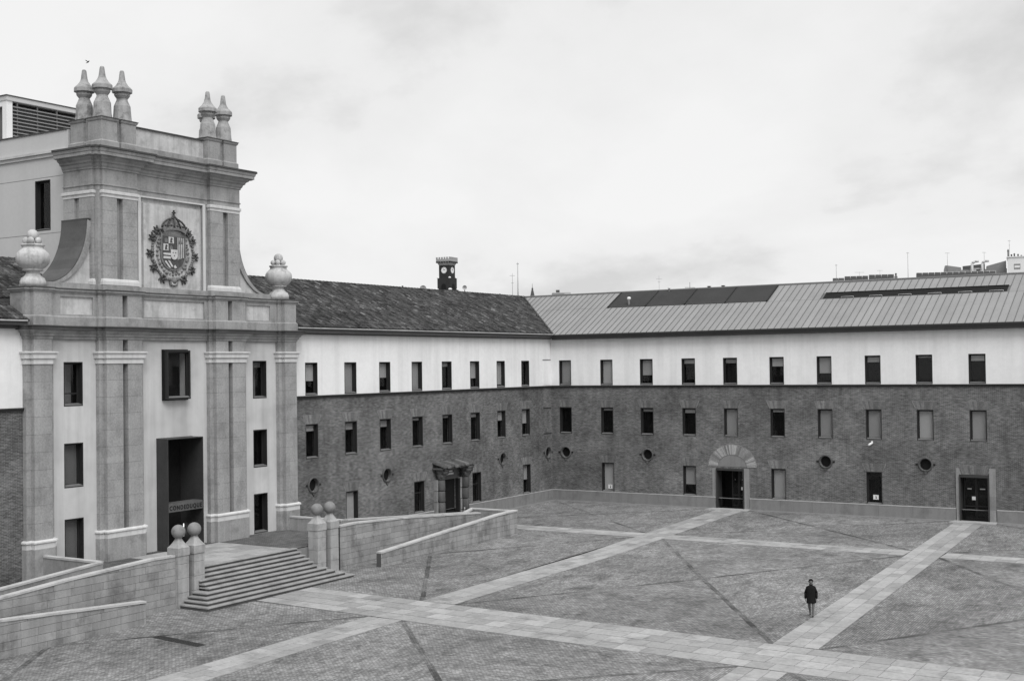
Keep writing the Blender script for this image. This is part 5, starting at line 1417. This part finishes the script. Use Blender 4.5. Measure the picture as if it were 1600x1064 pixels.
for k, (fx, hh) in enumerate(((0.02, 1.1), (0.10, 0.45), (0.17, 0.55), (0.26, 0.45), (0.34, 0.3))):
    p = F_(w_ * fx, -0.6, z_); MB().lathe([(0.09, 0), (0.08, hh * 0.7), (0.13, hh * 0.75), (0.04, hh)], p, 8).build('roof_pot', 'far_dark', T)

# solar panels standing behind the metal roof's ridge
ORD = ['first', 'second', 'third', 'fourth', 'fifth', 'sixth', 'seventh', 'eighth', 'ninth', 'tenth', 'eleventh', 'twelfth', 'thirteenth']
def solar(x0, x1, yt0, yt1, yb0, yb1, n, label, group, rail=False):
    dist = 131
    for k in range(n):
        a, b = (k + 0.04) / n, (k + 0.96) / n
        P = lambda f, top: at(lerp(x0, x1, f), (lerp(yt0, yt1, f) if top else lerp(yb0, yb1, f)) - 1.8, dist + (0.5 if top else 0))
        q = [P(a, 0), P(b, 0), P(b, 1), P(a, 1)]
        d = Vector(((q[0] - CAMP).x, (q[0] - CAMP).y, 0)).normalized()
        c = sum(q, Vector()) / 4
        T = thing('solar_panel', (c.x, c.y, min(p.z for p in q)), ORD[k] + ' dark solar panel from the left in the ' + label, 'solar panel', group)
        fm = MB()
        for p, r_ in ((q[0], q[3]), (q[1], q[2])): fm.tube(p - Vector((0, 0, 0.9)), r_, 0.03, 6)
        for p, r_ in ((q[3], q[2]), (q[0], q[1])): fm.tube(p, r_, 0.025, 6)
        fm.build('frame', 'metal_light', T)
        MB().prism(q, d * 0.04).build('cell_sheet', 'solar_cell', T)
solar(1301, 1319, 436.8, 436.3, 441.5, 440.8, 2, 'lowest pair behind the metal ridge', 'first solar panels, lowest pair')
solar(1319.5, 1356.5, 434, 432.8, 440.8, 439.0, 4, 'middle group of four behind the ridge', 'first solar panels, middle four')
solar(1357.5, 1397, 431.5, 430.5, 439.0, 437.0, 4, 'highest group of four behind the ridge', 'first solar panels, highest four')
solar(1431.5, 1556, 428.5, 425, 436.0, 430.2, 13, 'long right-hand row behind the ridge', 'long right-hand solar panel row')

# ------------------------------------------------------------------ the walker
PX, PY = 36.47, -38.04
PZ = gz(PY) + 0.004
hd_ = Vector((0.34, -0.94, 0)).normalized()          # walking towards the camera side, slightly to the right
sd_ = Vector((-hd_.y, hd_.x, 0))                       # person's left
TPn = thing('person', (PX, PY, PZ), 'person walking alone in a dark knee-length coat and grey trousers beside the path', 'person')
def pp(f_, s_, z_): return Vector((PX, PY, PZ)) + hd_ * f_ + sd_ * s_ + Vector((0, 0, z_))
def skin(name, pts, edges, mat, root=0, parent=None, sub=2):
    me = bpy.data.meshes.new(name)
    me.from_pydata([p[0] for p in pts], edges, [])
    o = bpy.data.objects.new(name, me); COL.objects.link(o)
    md = o.modifiers.new('s', 'SKIN'); md.use_smooth_shade = True
    if not me.skin_vertices: me.skin_vertices.new(name='')
    for i, p in enumerate(pts):
        me.skin_vertices[0].data[i].radius = p[1] if isinstance(p[1], tuple) else (p[1], p[1])
        me.skin_vertices[0].data[i].use_root = (i == root)
    o.modifiers.new('u', 'SUBSURF').levels = sub; o.modifiers['u'].render_levels = sub
    bpy.context.view_layer.update()
    dg = bpy.context.evaluated_depsgraph_get()
    m2 = bpy.data.meshes.new_from_object(o.evaluated_get(dg))
    bpy.data.objects.remove(o)
    for v in m2.vertices: v.co -= ORG[parent]
    m2.name = name; m2.materials.clear()
    for mm in mat: m2.materials.append(MATS[mm])
    o = bpy.data.objects.new(name, m2); COL.objects.link(o); o.parent = parent; ORG[o] = ORG[parent]
    for p in m2.polygons: p.use_smooth = True
    return o
pts = [(pp(0, 0, 0.95), 0.15), (pp(0.01, 0, 1.15), 0.14), (pp(0.02, 0, 1.36), 0.15), (pp(0.02, 0, 1.47), 0.075), (pp(0.04, 0, 1.54), 0.062), (pp(0.05, 0, 1.60), 0.085), (pp(0.055, 0, 1.68), 0.092), (pp(0.05, 0, 1.74), 0.070),
       (pp(0.0, 0.10, 0.88), 0.10), (pp(0.14, 0.085, 0.50), 0.072), (pp(0.20, 0.06, 0.11), 0.048), (pp(0.33, 0.06, 0.045), 0.042),
       (pp(0.0, -0.10, 0.88), 0.10), (pp(-0.02, -0.09, 0.50), 0.072), (pp(-0.26, -0.05, 0.16), 0.048), (pp(-0.16, -0.06, 0.045), 0.04),
       (pp(0.02, 0.15, 1.39), 0.065), (pp(-0.04, 0.25, 1.13), 0.052), (pp(0.08, 0.26, 0.90), 0.040), (pp(0.11, 0.255, 0.84), 0.03),
       (pp(0.02, -0.15, 1.39), 0.065), (pp(-0.05, -0.25, 1.13), 0.052), (pp(-0.04, -0.27, 0.86), 0.040), (pp(-0.03, -0.27, 0.80), 0.03)]
ed = [(0, 1), (1, 2), (2, 3), (3, 4), (4, 5), (5, 6), (6, 7), (0, 8), (8, 9), (9, 10), (10, 11), (0, 12), (12, 13), (13, 14), (14, 15), (2, 16), (16, 17), (17, 18), (18, 19), (2, 20), (20, 21), (21, 22), (22, 23)]
body = skin('body', pts, ed, ['coat_black', 'trousers', 'skin', 'shoe'], 0, TPn)
for p in body.data.polygons:
    z_ = p.center.z
    f_ = (p.center).dot(hd_)
    p.material_index = 2 if z_ > 1.50 else (0 if z_ > 0.80 else (1 if z_ > 0.10 else 3))
    if 0.74 < z_ < 0.86 and abs(p.center.dot(sd_)) > 0.2: p.material_index = 2
# fingers: short chains rooted in the palms
for s_, f0, z0 in ((1, 0.11, 0.84), (-1, -0.03, 0.80)):
    for k in range(4):
        L_ = (0.075, 0.085, 0.08, 0.062)[k]; off = -0.03 + 0.02 * k
        a = pp(f0 + off, s_ * 0.258, z0 - 0.02)
        q = MB().tube(a, a + Vector((0, 0, -L_ * 0.6)), 0.009, 6, 0.008).tube(a + Vector((0, 0, -L_ * 0.6)), a + Vector((0, 0, -L_)) - sd_ * s_ * 0.02, 0.008, 6, 0.006)
        q.build('finger', 'skin', body)
    a = pp(f0 + 0.03, s_ * 0.245, z0 + 0.01)
    MB().tube(a, a + hd_ * 0.03 + Vector((0, 0, -0.05)), 0.010, 6, 0.007).build('thumb', 'skin', body)
# coat: a flaring shell over torso and thighs
ct = MB(); S = 20
ring = [(1.56, 0.085, 0.085, 0.02), (1.50, 0.085, 0.085, 0.02), (1.46, 0.15, 0.11, 0.02), (1.40, 0.205, 0.135, 0.02), (1.30, 0.215, 0.15, 0.02), (1.10, 0.20, 0.155, 0.01), (0.92, 0.21, 0.16, 0.01), (0.76, 0.225, 0.18, 0.03), (0.66, 0.23, 0.19, 0.03)]
vs = []
for z_, a_, b_, f_ in ring:
    for k in range(S):
        an = 2 * math.pi * k / S; w_ = 1 + 0.03 * math.sin(5 * an + z_ * 9)
        vs.append(pp(f_ + b_ * w_ * math.cos(an), a_ * w_ * math.sin(an), z_))
ct.add(vs, [(j * S + k, j * S + (k + 1) % S, (j + 1) * S + (k + 1) % S, (j + 1) * S + k) for j in range(len(ring) - 1) for k in range(S)], True)
ct.build('coat', 'coat_black', TPn)
for s_, e_, w_ in ((1, (-0.05, 0.29, 1.13), (0.075, 0.275, 0.90)), (-1, (-0.06, -0.29, 1.13), (-0.045, -0.285, 0.86))):
    e2 = (e_[0], e_[1] * 0.88, e_[2]); w2 = (w_[0], w_[1] * 0.93, w_[2]); q = MB().tube(pp(0.015, s_ * 0.155, 1.39), pp(*e2), 0.072, 12, 0.062).tube(pp(*e2), pp(*w2), 0.063, 12, 0.05); q.ball(pp(*e2), 0.064, 10, 8).ball(pp(0.015, s_ * 0.155, 1.385), 0.073, 10, 8)
    q.build('sleeve', 'coat_black', TPn)
hr = MB(); hr.ball(pp(0.03, 0, 1.69), 0.115, 14, 10)
hr.v = [v if (v - pp(0.03, 0, 1.69)).dot(hd_) < 0.06 or v.z > PZ + 1.72 else v - hd_ * 0.07 for v in hr.v]
hr.build('hair', 'coat_black', TPn)
fc = MB().ball(pp(0.145, 0, 1.63), 0.016, 6, 5); fc.build('nose', 'skin', body)
for s_ in (-1, 1):
    MB().ball(pp(0.05, s_ * 0.092, 1.645), 0.022, 6, 5).build('ear', 'skin', body)
    MB().ball(pp(0.125, s_ * 0.033, 1.665), 0.010, 6, 5).build('eye', 'shoe', body)
MB().boxf(Fr(pp(0.118, 0, 1.585), sd_, hd_), -0.025, 0.025, 0.0, 0.012, 0, 0.008).build('mouth', 'shoe', body)
# a bird over the left-most finial
bp = at(137.5, 97.3, (Vector((-2, YC - 4.7, 29.3)) - CAMP).length)
BT = thing('bird', bp, 'small dark bird just above the left-most obelisk finial', 'bird')
q = MB(); q.lathe([(0.004, -0.17), (0.045, -0.12), (0.075, -0.03), (0.07, 0.05), (0.045, 0.11), (0.05, 0.15), (0.035, 0.19), (0.006, 0.23)], (0, 0, 0), 10)
rot = Matrix.Rotation(R(65), 3, 'Y')
q.v = [bp + rot @ v * 0.55 for v in q.v]; q.build('body', 'far_dark', BT)
for s_ in (-1, 1):
    q = MB().prism([bp + Vector((0.06, s_ * 0.05, 0.03)) * 0.55, bp + Vector((0.02, s_ * 0.24, 0.12)) * 0.55, bp + Vector((-0.10, s_ * 0.30, 0.14)) * 0.55, bp + Vector((-0.08, s_ * 0.05, 0.02)) * 0.55], (0, 0, 0.012)); q.build('wing', 'far_grey', BT)
MB().prism([bp + Vector((-0.13, -0.03, -0.05)) * 0.55, bp + Vector((-0.13, 0.03, -0.05)) * 0.55, bp + Vector((-0.28, 0.05, -0.10)) * 0.55, bp + Vector((-0.28, -0.05, -0.10)) * 0.55], (0, 0, 0.012)).build('tail', 'far_dark', BT)
